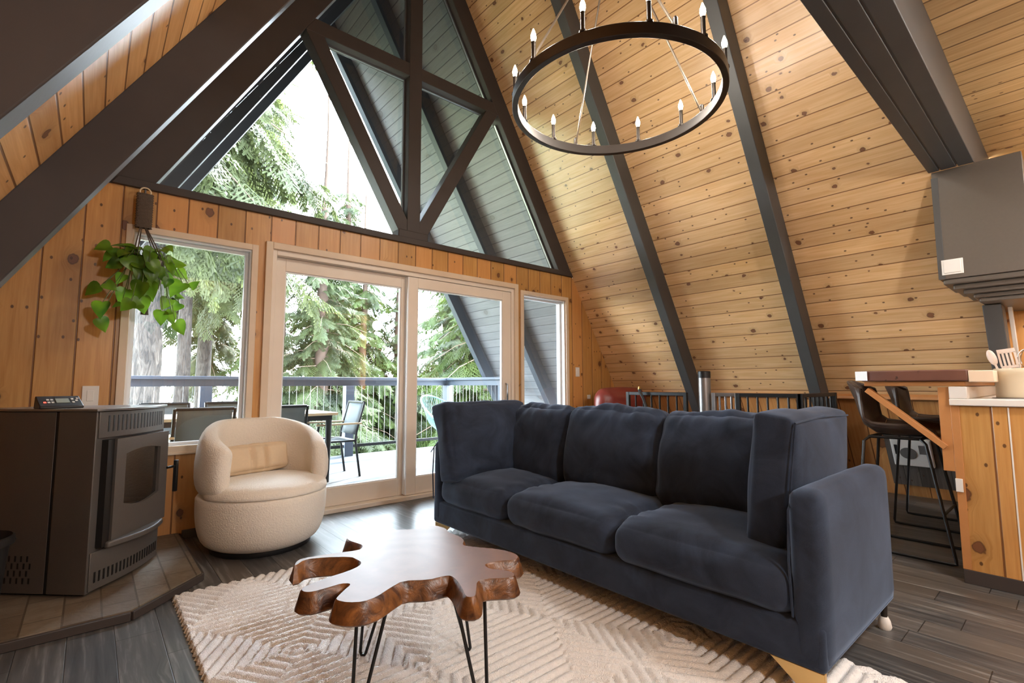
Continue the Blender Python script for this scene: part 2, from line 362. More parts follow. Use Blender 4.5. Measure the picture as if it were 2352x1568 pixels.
    def build(s, name, mat, parent=None, world=False, smooth=40, uv=None, bevel=0.0, seg=2, sub=0, fix=False, **props):
        off = Vector((0, 0, 0))
        if world and parent is not None:
            q = parent
            while q is not None: off += q.location; q = q.parent
        me = bpy.data.meshes.new(name); me.from_pydata([Vector(p) - off for p in s.v], [], s.f)
        mats = mat if isinstance(mat, (list, tuple)) else [mat]
        for m in mats: me.materials.append(MAT[m] if isinstance(m, str) else m)
        if len(mats) > 1: me.polygons.foreach_set('material_index', s.mi)
        if fix:
            import bmesh; bm = bmesh.new(); bm.from_mesh(me); bmesh.ops.recalc_face_normals(bm, faces=bm.faces); bm.to_mesh(me); bm.free()
        if uv is None:
            lo = [min(p[i] for p in s.v) for i in range(3)]; hi = [max(p[i] for p in s.v) for i in range(3)]
            ax = max(range(3), key=lambda i: hi[i] - lo[i]); uv = lambda p, n, ax=ax: (p[ax], p[(ax + 1) % 3] * 0.71 + p[(ax + 2) % 3])
        ul = me.uv_layers.new(name='UVMap'); co = s.v; dat = [0.0] * (2 * len(me.loops))
        for pl in me.polygons:
            nrm = pl.normal
            for li in pl.loop_indices:
                a, b = uv(co[me.loops[li].vertex_index], nrm); dat[2 * li] = a; dat[2 * li + 1] = b
        ul.data.foreach_set('uv', dat)
        if smooth:
            me.shade_smooth(); me.set_sharp_from_angle(angle=R(smooth))
        o = bpy.data.objects.new(name, me); C.objects.link(o)
        if parent is not None: o.parent = parent
        if bevel:
            bv = o.modifiers.new('bevel', 'BEVEL'); bv.width = bevel; bv.segments = seg; bv.limit_method = 'ANGLE'; bv.angle_limit = R(35); bv.harden_normals = False
        if sub:
            ss = o.modifiers.new('sub', 'SUBSURF'); ss.levels = sub; ss.render_levels = sub
        for k, x in props.items(): o[k] = x
        return o

def tag(o, label, cat, group=None, kind=None):
    o['label'] = label; o['category'] = cat
    if group: o['group'] = group
    if kind: o['kind'] = kind
    return o
def thing(name, label, cat, loc=(0, 0, 0), rotz=0.0, group=None):
    o = bpy.data.objects.new(name, None); C.objects.link(o); o.location = loc; o.rotation_euler = (0, 0, rotz); o.empty_display_size = 0.05
    return tag(o, label, cat, group)
def struct(o): o['kind'] = 'structure'; return o
def sempty(name, loc=(0, 0, 0)):
    o = bpy.data.objects.new(name, None); C.objects.link(o); o.location = loc; o['kind'] = 'structure'; return o
def copy_tree(o, parent=None):
    c = o.copy(); C.objects.link(c); c.parent = parent
    for ch in list(o.children): copy_tree(ch, c)
    return c

def soft(sx, sy, sz, rad, puff=(0, 0, 0), n=14, wr=0.0, wf=4.0, seed=0.0, pinch=0.0):
    """a stuffed box centred on the origin: rounded edges, swollen faces, pulled creases"""
    mb = MB(); h = Vector((sx / 2, sy / 2, sz / 2)); idx = {}
    def pt(p):
        q = Vector((p[0] * h.x, p[1] * h.y, p[2] * h.z)); inn = Vector([max(-(h[i] - rad), min(h[i] - rad, q[i])) for i in range(3)])
        d = q - inn
        if d.length > 1e-6: q = inn + d.normalized() * rad * min(1.0, d.length / rad if d.length < rad else 1.0)
        px, py, pz = p
        q.x += math.copysign(puff[0], px) * abs(px) * (1 - py * py) * (1 - pz * pz)
        q.y += math.copysign(puff[1], py) * abs(py) * (1 - px * px) * (1 - pz * pz)
        q.z += math.copysign(puff[2], pz) * abs(pz) * (1 - px * px) * (1 - py * py)
        if pinch:
            e = abs(px) ** 6 * abs(pz) ** 6; q.x *= 1 + pinch * e; q.z *= 1 + pinch * e
        if wr:
            nz = mnoise.noise(Vector((q.x * wf + seed, q.y * wf, q.z * wf + seed * 0.7)))
            rg = 1 - abs(mnoise.noise(Vector((q.x * wf * 1.7 - seed, q.y * wf * 1.7 + 3, q.z * wf * 0.8))))
            q += (q.normalized()) * (wr * (nz + 0.6 * (rg - 0.7)))
        return q
    def vid(p):
        k = tuple(round(c * 1000) for c in p)
        if k not in idx: idx[k] = len(mb.v); mb.v.append(tuple(pt(p)))
        return idx[k]
    st = [-math.cos(math.pi * i / n) * 0.55 + (-1 + 2 * i / n) * 0.45 for i in range(n + 1)]
    for ax in range(3):
        for sg in (-1, 1):
            for i in range(n):
                for j in range(n):
                    q = []
                    for a, b in ((i, j), (i + 1, j), (i + 1, j + 1), (i, j + 1)):
                        p = [0, 0, 0]; p[ax] = sg; p[(ax + 1) % 3] = st[a]; p[(ax + 2) % 3] = st[b]; q.append(vid(p))
                    mb.f.append(tuple(q) if sg > 0 else tuple(q[::-1])); mb.mi.append(0)
    return mb

# ------------------------------------------------------------------ the A-frame shell
SL = 1.70; XR = 5.93; XL = -1.395; XM = (XR + XL) / 2; NN = math.hypot(SL, 1); ZR = SL * (XR - XM)
YB = -8.0
xr = lambda z: XR - z / SL
xl = lambda z: XL + z / SL
COS, SIN = 1 / NN, SL / NN      # along-slope direction

struct(MB().box(XL - 0.2, XR + 0.2, YB, 0.12, -0.12, 0.0).build('floor', 'floor', uv=lambda p, n: (p[1], p[0] + 0.02)))

def roof(name, mat, side, y0, y1, parent=None):
    t = 0.12; off = t * NN / SL
    if side > 0: poly = [(XR, 0), (XM, ZR), (XM, ZR + off * SL), (XR + off, 0)]
    else: poly = [(XL, 0), (XM, ZR), (XM, ZR + off * SL), (XL - off, 0)]
    return MB().ext(poly, 'y', y0, y1).build(name, mat, parent, smooth=0, uv=lambda p, n: (p[1], p[2] * NN / SL + 0.035))
struct(roof('wall_right', 'pine_roof', 1, -3.72, 0.0))
o = MB().ext([(xr(2.87), 2.87), (XM, ZR), (XM, ZR + 0.2), (xr(2.87) + 0.12, 2.95)], 'y', YB, -3.72).build('wall_right_upper', 'pine_roof', smooth=0, uv=lambda p, n: (p[1], p[2] * NN / SL + 0.035)); struct(o)
XD = 5.45      # kitchen dormer: upright wall and the return wall at its near edge
o = MB().box(XD, XD + 0.1, YB, -3.72, 0.0, 3.0).build('wall_kitchen', 'pine_wall', smooth=0, uv=lambda p, n: (p[2], p[1])); struct(o)
o = MB().ext([(xr(0.82), 0.0), (XD, 0.0), (XD, 2.53), (xr(2.53), 2.53), (xr(0.82), 0.82)], 'y', -3.725, -3.721).build('wall_return', 'pine_roof', smooth=0, uv=lambda p, n: (p[2], p[0])); struct(o)
struct(roof('wall_left', 'pine_left', -1, YB, 0.0))
o = roof('roof_overhang', 'soffit', 1, 0.13, 2.55); tag(o, 'grey boarded roof overhang sloping down on the right of the deck', 'roof', kind='structure')
o = roof('roof_overhang', 'soffit', -1, 0.13, 2.55); tag(o, 'grey boarded roof overhang on the left of the deck', 'roof', kind='structure')

# gable wall with real openings
W1 = (0.165, 0.885, 0.62, 2.085); DO = (1.025, 3.555, 0.0, 2.125); W2 = (3.685, 4.375, 0.62, 2.07); ZT = 2.385
g = MB(); Y0, Y1 = 0.0, 0.13
g.ext([(XL, 0), (W1[0], 0), (W1[0], ZT), (xl(ZT), ZT)], 'y', Y0, Y1)
g.box(W1[0], W1[1], Y0, Y1, 0, W1[2]); g.box(W1[0], W1[1], Y0, Y1, W1[3], ZT)
g.box(W1[1], DO[0], Y0, Y1, 0, ZT); g.box(DO[0], DO[1], Y0, Y1, DO[3], ZT); g.box(DO[1], W2[0], Y0, Y1, 0, ZT)
g.box(W2[0], W2[1], Y0, Y1, 0, W2[2]); g.box(W2[0], W2[1], Y0, Y1, W2[3], ZT)
g.ext([(W2[1], 0), (XR, 0), (xr(ZT), ZT), (W2[1], ZT)], 'y', Y0, Y1)
struct(g.build('wall_front', 'pine_wall', smooth=0, uv=lambda p, n: (p[2], p[0] + 0.09) if abs(n.z) < 0.7 else (p[0], p[1])))
# back of the house
b = MB().ext([(XL, 0), (XR, 0), (XM, ZR)], 'y', YB - 0.12, YB).box(4.1, 5.6, YB - 0.14, YB - 0.12, 0, 3.2)
struct(b.build('wall_back', 'pine_wall', smooth=0, uv=lambda p, n: (p[2], p[0])))

# rafters
RD = 0.19; INX = RD * NN / SL
def rafter_poly(side, z0=0.0, apex=True):
    if side > 0: return [(xr(z0), z0), (XM, ZR), (XM, SL * (XR - INX - XM)), (XR - INX - z0 / SL, z0)]
    return [(xl(z0), z0), (XM, ZR), (XM, SL * (XM - XL - INX)), (XL + INX + z0 / SL, z0)]
def rafter(side, y0, y1, mat, label, cat='rafter', z0=0.0, group=None):
    o = MB().ext(rafter_poly(side, z0), 'y', y0, y1).build('rafter', mat, bevel=0.005, smooth=30)
    return tag(o, label, cat, group)
rafter(1, -1.24, -1.14, 'dark2', 'dark painted roof rafter behind the left of the chandelier, next to the gable')
rafter(1, -2.51, -2.41, 'dark2', 'dark painted roof rafter behind the right side of the chandelier')
tag(MB().ext([(xr(0), 0), (xr(1.60), 1.60), (XR - INX - 1.60 / SL, 1.60), (XR - INX, 0)], 'y', -3.77, -3.67).build('rafter', 'dark2', bevel=0.005, smooth=30), 'dark rafter under the grey upper cabinet, behind the utensil crock', 'rafter')
rafter(-1, -1.24, -1.14, 'dark', 'dark brown left rafter crossing in front of the gable wall')
rafter(-1, -2.51, -2.41, 'dark', 'dark brown left rafter filling the top left corner of the picture')
rafter(1, -0.01, 0.13, 'dark', 'right edge rafter framing the tall gable window', z0=ZT)
rafter(-1, -0.01, 0.13, 'dark', 'broad dark left edge rafter framing the tall gable window', z0=ZT)
rafter(1, 1.17, 1.27, 'darkslate', 'right outdoor rafter nearer the glass, under the grey overhang', z0=0.0)
rafter(1, 2.42, 2.53, 'darkslate', 'outermost right outdoor rafter at the edge of the overhang', z0=0.0)
rafter(-1, 1.17, 1.27, 'darkslate', 'left outdoor rafter nearer the glass')
rafter(-1, 2.42, 2.53, 'darkslate', 'outermost left outdoor rafter at the edge of the overhang')

# loft: beam, ceiling
ZB = 2.535; ZC = 2.87
lb = thing('loft_beam', 'built-up charcoal beam carrying the loft edge, upper right', 'beam', (XM, -3.59, ZB))
for y0, y1, nm in ((-3.545, -3.485, 'front_board'), (-3.635, -3.553, 'core_beam'), (-3.7245, -3.643, 'rear_board')):
    MB().ext([(xl(ZB), ZB), (xr(ZB), ZB), (xr(3.1), 3.1), (xl(3.1), 3.1)] if nm != 'rear_board' else [(xl(ZB), ZB), (5.44, ZB), (5.44, 3.1), (xl(3.1), 3.1)], 'y', y0, y1).build(nm, 'dark2', lb, world=True, bevel=0.004)
MB().ext([(xl(ZB) + 0.03, ZB + 0.006), (xr(ZB) - 0.03, ZB + 0.006), (xr(3.09), 3.09), (xl(3.09), 3.09)], 'y', -3.70, -3.49).build('filler', 'dark2', lb, world=True)
struct(MB().ext([(xl(ZC), ZC), (5.449, ZC), (5.449, 3.1), (xl(3.1), 3.1)], 'y', YB, -3.725).build('ceiling', 'pine_ceiling', smooth=0, uv=lambda p, n: (p[1], p[0] + 0.085)))

# cap moulding and upright boards at the foot of the right slope
def on_slope(x0, z0, d): return (x0 - d * SL / NN, z0 - d / NN)
def slope_pt(z, d): return (xr(z) - d * SL / NN, z - d / NN)
o = MB().ext([slope_pt(0.905, 0.0), slope_pt(0.955, 0.0), slope_pt(0.95, 0.035), slope_pt(0.935, 0.05), slope_pt(0.92, 0.03), slope_pt(0.905, 0.022)], 'y', -3.45, -0.01).build('trim_1', 'trimpine', bevel=0.003); struct(o)
o = MB().ext([slope_pt(0.0, 0.0), slope_pt(0.906, 0.0), slope_pt(0.906, 0.018), slope_pt(0.0, 0.018)], 'y', -3.6, -0.01).build('wall_right_wainscot', 'knee', smooth=0, uv=lambda p, n: (p[2], p[1])); o['kind'] = 'structure'
o = MB().ext([slope_pt(0.125, 0.018), slope_pt(0.61, 0.018), slope_pt(0.61, 0.034), slope_pt(0.125, 0.034)], 'y', -3.40, -2.87).build('wood_panel', 'barn', smooth=0, uv=lambda p, n: (p[2], p[1])); tag(o, 'grey weathered board panel on the low wall behind the white heater', 'panel')

# ------------------------------------------------------------------ windows and the sliding door
def rect_frame(mb, x0, x1, z0, z1, w, y0, y1, wb=None, wt=None, mi=0):
    wb = w if wb is None else wb; wt = w if wt is None else wt
    mb.box(x0, x0 + w, y0, y1, z0, z1, mi); mb.box(x1 - w, x1, y0, y1, z0, z1, mi)
    mb.box(x0 + w, x1 - w, y0, y1, z1 - wt, z1, mi); mb.box(x0 + w, x1 - w, y0, y1, z0, z0 + wb, mi); return mb
def pane(x0, x1, z0, z1, y, parent):
    return MB().box(x0, x1, y - 0.004, y + 0.004, z0, z1).build('pane', 'glass', parent, world=True, smooth=0)
def small_window(name, r, outer, sill):
    e = sempty(name, (r[0], 0, r[2]))
    rect_frame(MB(), outer[0], outer[1], outer[2], outer[3], 0.045, -0.022, -0.0005, wb=0.06).build('casing', 'trimwood', e, world=True, bevel=0.003)
    rect_frame(MB(), r[0], r[1], r[2], r[3], 0.012, 0.0, 0.13).build('jamb', 'vinyl', e, world=True)
    rect_frame(MB(), r[0] + 0.012, r[1] - 0.012, r[2] + 0.012, r[3] - 0.012, 0.022, 0.055, 0.095).build('sash', 'vinyl', e, world=True, bevel=0.003)
    pane(r[0] + 0.03, r[1] - 0.03, r[2] + 0.03, r[3] - 0.03, 0.075, e)
    MB().box(outer[0], outer[1], -0.03, 0.0, outer[2], outer[2] + 0.018).build('sill', 'trimwood', e, world=True, bevel=0.003)
small_window('window_1', W1, (0.12, 0.926, 0.575, 2.128), 0.6)
small_window('window_2', W2, (3.64, 4.425, 0.575, 2.118), 0.6)

d = sempty('door_1', (2.28, 0, 0))
mb = MB(); mb.box(0.978, 1.03, -0.024, -0.0005, 0, 2.175); mb.box(3.55, 3.601, -0.024, -0.0005, 0, 2.175); mb.box(1.03, 3.55, -0.024, -0.0005, 2.12, 2.175)
mb.build('casing', 'trimwood', d, world=True, bevel=0.004)
mb = MB(); mb.box(DO[0], DO[0] + 0.04, 0, 0.13, 0.0, DO[3]); mb.box(DO[1] - 0.04, DO[1], 0, 0.13, 0.0, DO[3]); mb.box(DO[0] + 0.04, DO[1] - 0.04, 0, 0.13, DO[3] - 0.045, DO[3]); mb.box(DO[0], DO[1], -0.03, 0.13, 0.0, 0.035)
mb.build('frame', 'doorwood', d, world=True, bevel=0.003)
def door_leaf(x0, x1, y, sl, srr, tr, brr, name):
    z0, z1 = 0.038, DO[3] - 0.048
    m = MB(); m.box(x0, x0 + sl, y - 0.022, y + 0.022, z0, z1); m.box(x1 - srr, x1, y - 0.022, y + 0.022, z0, z1)
    m.box(x0 + sl, x1 - srr, y - 0.022, y + 0.022, z1 - tr, z1); m.box(x0 + sl, x1 - srr, y - 0.022, y + 0.022, z0, z0 + brr)
    f = m.build(name, 'doorwood', d, world=True, bevel=0.003)
    rect_frame(MB(), x0 + sl - 0.001, x1 - srr + 0.001, z0 + brr - 0.001, z1 - tr + 0.001, 0.012, y - 0.012, y + 0.012).build('glazing_bead', 'vinyl', f, world=True)
    MB().box(x0 + sl, x1 - srr, y - 0.004, y + 0.004, z0 + brr, z1 - tr).build('pane', 'glass', f, world=True, smooth=0)
    return f
door_leaf(1.068, 2.275, 0.085, 0.082, 0.085, 0.105, 0.15, 'fixed_panel')
sl_ = door_leaf(2.235, 3.512, 0.034, 0.105, 0.115, 0.10, 0.155, 'sliding_panel')
MB().tube([(3.437, 0.012, 1.06), (3.437, -0.02, 1.05), (3.425, -0.035, 1.0), (3.42, -0.04, 0.965), (3.425, -0.035, 0.93), (3.437, -0.02, 0.88), (3.437, 0.012, 0.87)], 0.009, 8).build('handle', 'pewter', sl_, world=True)
MB().box(2.225, 2.236, 0.0, 0.06, 0.05, 2.07).build('weather_strip', 'vinyl', sl_, world=True)

# the tall gable window: king post, tie, struts, sill, glazing
gw = sempty('window_3', (XM, 0, ZT))
ya, yb = -0.012, 0.13
gl0 = lambda z: XL + INX + z / SL
gr0 = lambda z: XR - INX - z / SL
MB().box(XM - 0.068, XM + 0.068, ya - 0.004, yb, ZT + 0.05, SL * (XM - XL - INX) + 0.02).build('king_post', 'dark', gw, world=True, bevel=0.004)
tz0, tz1 = 4.065, 4.195
MB().ext([(gl0(tz0), tz0), (gr0(tz0), tz0), (gr0(tz1), tz1), (gl0(tz1), tz1)], 'y', ya, yb - 0.002).build('tie_beam', 'dark', gw, world=True, bevel=0.004)
MB().ext([(xl(ZT) + 0.02, ZT + 0.0005), (xr(ZT) - 0.02, ZT + 0.0005), (xr(ZT + 0.055) - 0.02, ZT + 0.055), (xl(ZT + 0.055) + 0.02, ZT + 0.055)], 'y', -0.03, 0.135).build('sill', 'dark', gw, world=True, bevel=0.003)
node_l, node_r = (1.275, 4.10), (3.245, 4.10)
for s, nd in ((-1, node_l), (1, node_r)):
    MB().bar((XM + s * 0.03, 0.058, ZT + 0.03), (nd[0], 0.058, nd[1]), 0.135, 0.135, up=(0, 1, 0)).build('strut', 'dark', gw, world=True, bevel=0.004)
MB().box(XM - 0.16, XM + 0.16, -0.02, 0.12, ZT + 0.05, ZT + 0.13).build('foot_block', 'dark', gw, world=True, bevel=0.01)
zt_top = SL * (XM - XL - INX)
for s in (-1, 1):
    edge = (lambda z: gl0(z)) if s < 0 else (lambda z: gr0(z))
    nd = node_l if s < 0 else node_r
    for poly in ([(edge(ZT + 0.055), ZT + 0.055), (XM, ZT + 0.055), nd], [(XM, ZT + 0.055), (XM, 4.13), nd], [(XM, 4.13), (XM, zt_top), nd]):
        MB().ext(poly, 'y', 0.098, 0.104).build('pane', 'glass', gw, world=True, smooth=0)
    # pale glazing stops along each opening
    m = MB()
    zs = lambda a, b: m.bar((a[0], 0.085, a[1]), (b[0], 0.085, b[1]), 0.016, 0.02, up=(0, 1, 0))
    dx = 0.014
    if s > 0: zs((edge(ZT + 0.06) - s * dx, ZT + 0.06), (edge(4.0) - s * dx, 4.0)); zs((edge(4.2) - s * dx, 4.2), (edge(5.8) - s * dx, 5.8))
    zs((XM + s * 0.074, ZT + 0.2), (XM + s * 0.074, 4.06)); zs((XM + s * 0.074, 4.2), (XM + s * 0.074, 5.8))
    zs((XM + s * 0.07, 4.06), (nd[0] - s * 0.05, 4.06))
    m.build('glazing_stop', 'pewter', gw, world=True)

struct(MB().box(0.525, 0.976, -0.014, -0.0005, 0.0005, 0.06).build('baseboard_front', 'dark2', bevel=0.002))
struct(MB().box(3.602, 5.88, -0.014, -0.0005, 0.0005, 0.06).build('baseboard_front_right', 'dark2', bevel=0.002))

# ------------------------------------------------------------------ lamps of the room and added fill lamps
ch = thing('chandelier', 'round black wheel chandelier with twelve lit candle bulbs', 'chandelier', (2.294, -2.392, 2.70))
RR = 0.61
mb = MB(); n = 96
prof = [(RR - 0.022, 0.0), (RR + 0.012, 0.0), (RR + 0.012, 0.062), (RR - 0.022, 0.062)]
mb.grid(lambda i, j: (lambda q: (q[0] * math.cos(2 * math.pi * i), q[0] * math.sin(2 * math.pi * i), q[1]))(prof[int(round(j * 4)) % 4]), n, 4, True, True)
mb.build('ring', 'bronze', ch, bevel=0.003, fix=True)
HUB = 1.10
for k in range(4):
    a = R(65.2 + 90 * k); c, s = math.cos(a), math.sin(a)
    rd = MB().tube([((RR - 0.005) * c, (RR - 0.005) * s, 0.06), (0.045 * c, 0.045 * s, HUB)], 0.0065, 8).build('rod', 'nickel', ch)
    MB().lathe([(0.006, 0.0), (0.013, 0.004), (0.013, 0.05), (0.008, 0.06)], 10, ((RR - 0.006) * c, (RR - 0.006) * s, 0.055)).build('rod_socket', 'bronze', rd)
MB().lathe([(0.0, -0.05), (0.02, -0.045), (0.05, -0.02), (0.055, 0.0), (0.055, 0.03), (0.02, 0.05), (0.012, 0.06), (0.012, 0.12), (0.0, 0.125)], 20, (0, 0, HUB)).build('hub', 'bronze', ch)
MB().tube([(0, 0, HUB + 0.11), (-0.026, 0, ZR - 2.74)], 0.009, 8).build('stem', 'bronze', ch)
for k in range(12):
    a = R(22.4 + 30 * k); c, s = math.cos(a), math.sin(a); x, y = (RR - 0.005) * c, (RR - 0.005) * s
    cd = MB().lathe([(0.0, 0.06), (0.021, 0.062), (0.021, 0.072), (0.012, 0.078), (0.0115, 0.165), (0.013, 0.167), (0.013, 0.172), (0.008, 0.174)], 14, (x, y, 0)).build('candle', 'bronze', ch)
    MB().lathe([(0.006, 0.173), (0.012, 0.182), (0.0155, 0.198), (0.014, 0.214), (0.008, 0.232), (0.003, 0.246), (0.0, 0.25)], 12, (x, y, 0)).build('bulb', 'flame', cd)
    l = bpy.data.lights.new('candle_light', 'POINT'); l.energy = 4.2; l.color = (1.0, 0.92, 0.82); l.shadow_soft_size = 0.02
    lo = bpy.data.objects.new('candle_light', l); C.objects.link(lo); lo.parent = ch; lo.location = (x * 1.0, y * 1.0, 0.285)

# fill lamps added behind the lens: shallow ceiling discs that light the near faces
def fill_disc(x, y, z, power, label, col=(1.0, 0.985, 0.97), size=0.34):
    t = thing('fill_ceiling_light', label, 'fill light', (x, y, z))
    MB().lathe([(size / 2 + 0.03, 0.0), (size / 2 + 0.03, -0.02), (size / 2, -0.03), (size / 2, 0.0)], 32).build('rim', 'white', t)
    MB().lathe([(size / 2, -0.012), (0.0, -0.014)], 32).build('diffuser', 'lamp', t, smooth=0)
    l = bpy.data.lights.new('fill_disc_light', 'AREA'); l.shape = 'DISK'; l.size = size; l.energy = power; l.color = col
    o = bpy.data.objects.new('fill_disc_light', l); C.objects.link(o); o.parent = t; o.location = (0, 0, -0.035)
fill_disc(2.5, -5.0, ZC, 26, 'round fill light added out of view under the middle of the loft')
fill_disc(4.2, -5.2, ZC, 26, 'round fill light added out of view over the kitchen counter')
gp_ = thing('globe_pendant', 'large paper globe pendant hanging under the loft, mirrored in the left window', 'pendant lamp', (1.0, -6.0, 2.05))
MB().lathe([(0.04, -0.156)] + [(0.16 * math.sin(math.pi * i / 16), -0.16 * math.cos(math.pi * i / 16)) for i in range(2, 15)] + [(0.04, 0.156)], 32).build('shade', 'globe', gp_, smooth=80)
MB().tube([(0, 0, 0.15), (0, 0, ZC - 2.05)], 0.004, 6).build('cord', 'black', gp_)
l = bpy.data.lights.new('globe_light', 'POINT'); l.energy = 210; l.color = (1.0, 0.98, 0.96); l.shadow_soft_size = 0.15
lo = bpy.data.objects.new('globe_light', l); C.objects.link(lo); lo.parent = gp_; lo.location = (0.0, 0.0, 0.0)
kp_ = thing('fill_pendant', 'small fill pendant added out of view over the kitchen', 'pendant lamp', (4.35, -5.0, 2.25))  # unseen pendant added to brighten the loft ceiling and kitchen side
MB().lathe([(0.03, -0.07), (0.09, -0.05), (0.10, 0.0), (0.09, 0.05), (0.03, 0.08)], 24).build('shade', 'globe', kp_, smooth=80)
MB().tube([(0, 0, 0.07), (0, 0, ZC - 2.25)], 0.004, 6).build('cord', 'black', kp_)
l = bpy.data.lights.new('fill_pendant_light', 'POINT'); l.energy = 46; l.color = (1.0, 0.99, 0.96); l.shadow_soft_size = 0.1
lo = bpy.data.objects.new('fill_pendant_light', l); C.objects.link(lo); lo.parent = kp_; lo.location = (0.0, 0.0, 0.0)

# ------------------------------------------------------------------ sofa
X0, X1, YF, YN = 1.83, 2.70, -1.13, -3.51
sf = thing('sofa', 'long navy velvet three-seat sofa on the rug', 'sofa', (2.26, -2.32, 0))
mb = MB().box(X0, X1, YN + 0.004, YF - 0.004, 0.115, 0.265)
mb.build('base', 'velvet', sf, world=True, bevel=0.018, seg=3)
def arm(y, zt, name='arm'):
    m = soft(X1 - X0 - 0.0, 0.105, zt - 0.118, 0.04, (0.006, 0.014, 0.006), 14, 0.004, 5, y)
    m.xf(lambda p: Vector((p.x + (X0 + X1) / 2, p.y + y, p.z + (zt + 0.118) / 2)))
    a = m.build(name, 'velvet', sf, world=True, smooth=60); return a
a1 = arm(YN + 0.05, 0.69); a2 = arm(YF - 0.05, 0.665)
for y, a in ((YN + 0.05, a1), (YF - 0.05, a2)):
    z1 = 0.66
    MB().tube([(X0 + 0.0, y + 0.045, 0.27), (X0 - 0.006, y + 0.047, 0.45), (X0 + 0.0, y + 0.043, 0.62), (X0 + 0.06, y + 0.042, 0.672), (X0 + 0.4, y + 0.042, 0.682)], 0.004, 6).build('piping', 'velvet', a, world=True)
m = soft(0.16, YF - YN - 0.2, 0.52, 0.05, (0.01, 0, 0.0), 12, 0.004); m.xf(lambda p: Vector((p.x + 2.60, p.y + (YF + YN) / 2, p.z + 0.40))).build('back_frame', 'velvet', sf, world=True, smooth=60)
sy = [-1.205, -1.900, -2.655, -3.425]
for i in range(3):
    y1, y0 = sy[i], sy[i + 1]; cy = (y0 + y1) / 2; L = y1 - y0 - 0.004
    m = soft(0.70, L, 0.185, 0.075, (0.012, 0.008, 0.040), 28, 0.014, 4.5, i * 3.1)
    def creases(p, ph=i * 2.1):
        e = max(0.0, 1 - (abs(abs(p.y) - L / 2) / 0.16)); f = math.sin(p.x * 46 + 9 * p.y + ph + 1.5 * math.sin(p.x * 19 + ph))
        return Vector((p.x, p.y, p.z + (0.010 * e * f if p.z > 0 else 0)))
    m.xf(creases)
    m.xf(lambda p: Vector((p.x + X0 + 0.335, p.y + cy, p.z + 0.345))).build('seat_cushion', 'velvet', sf, world=True, smooth=80)
by = [(-1.205, -1.895), (-1.895, -2.575), (-2.575, -3.27)]
for i, (y1, y0) in enumerate(by):
    cy = (y0 + y1) / 2
    m = soft(0.22, y1 - y0 + 0.012, 0.50, 0.085, (0.05, 0.012, 0.02), 34, 0.022, 6.0, i * 5.7 + 1)
    rot = Matrix.Rotation(R(13), 3, 'Y')
    def folds(p, ph=i * 1.7):
        t = max(0.0, (p.z + 0.05) / 0.30); e = max(0.0, 1 - abs(p.y) / 0.36)
        f = math.sin(p.y * 62 + p.z * 26 * (1 if p.y > 0 else -1) + ph + 2 * math.sin(p.y * 17 + ph)); b2 = max(0.0, (-p.z - 0.12) / 0.13)
        d = 0.012 * t * t * f * (0.35 + 0.65 * e) + 0.005 * b2 * math.sin(p.y * 80 + ph)
        return Vector((p.x - d * (1 if p.x < 0.03 else 0.3), p.y, p.z + 0.4 * abs(d)))
    m.xf(folds)
    m.xf(lambda p: rot @ Vector((p.x, p.y * (1 + 0.03 * p.z), p.z)) + Vector((2.425, cy, 0.645))).build('back_cushion', 'velvet', sf, world=True, smooth=80)
# legs: gold sled plate at the front, slim metal pegs with white caps at the back
def peg(x, y, cap):
    l = MB().lathe([(0.011, 0.04), (0.016, 0.118)], 12, (x, y, 0)).build('leg', 'bronze', sf, world=True)
    MB().lathe([(0.0, 0.0), (0.022, 0.0), (0.026, 0.01), (0.022, 0.035), (0.015, 0.05), (0.013, 0.05)], 14, (x, y, 0)).build('foot_cap', 'white', l, world=True, label='white plastic foot cap')
peg(2.65, -3.475, 1); peg(2.65, -1.18, 1)
for y, sg in ((YN + 0.012, 1), (YF - 0.012, -1)):
    MB().ext([(y + sg * 0.17, 0.1145), (y, 0.1145), (y, 0.022), (y + sg * 0.05, 0.022)], 'x', X0 + 0.012, X0 + 0.03).build('leg', 'gold', sf, world=True, bevel=0.002, label='pale gold wedge-shaped front leg')
# loose pillows against the two arms
m = soft(0.72, 0.20, 0.50, 0.06, (0.01, 0.035, 0.012), 20, 0.02, 5.5, 2.2, 0.05)
rt = Matrix.Rotation(R(-14), 3, 'X') @ Matrix.Rotation(R(0), 3, 'Z')
m.xf(lambda p: rt @ p + Vector((2.13, -1.335, 0.672)))
tag(m.build('cushion', 'velvet', None, smooth=80), 'big square navy pillow leaning on the far arm of the sofa, nearest the door', 'cushion')
m = soft(0.64, 0.155, 0.50, 0.035, (0.006, 0.05, 0.01), 20, 0.012, 5.0, 7.2, 0.04)
rt2 = Matrix.Rotation(R(6), 3, 'X')
m.xf(lambda p: rt2 @ p + Vector((2.27, -3.305, 0.683)))
cu = tag(m.build('cushion', 'velvet', None, smooth=80), 'big boxy navy pillow standing against the near arm of the sofa', 'cushion')
MB().tube([rt2 @ Vector((x, -0.078, z)) + Vector((2.27, -3.305, 0.683)) for x, z in ((-0.308, -0.235), (-0.316, 0.0), (-0.31, 0.232), (0.0, 0.246), (0.30, 0.236))], 0.004, 6).build('piping', 'velvet', cu)

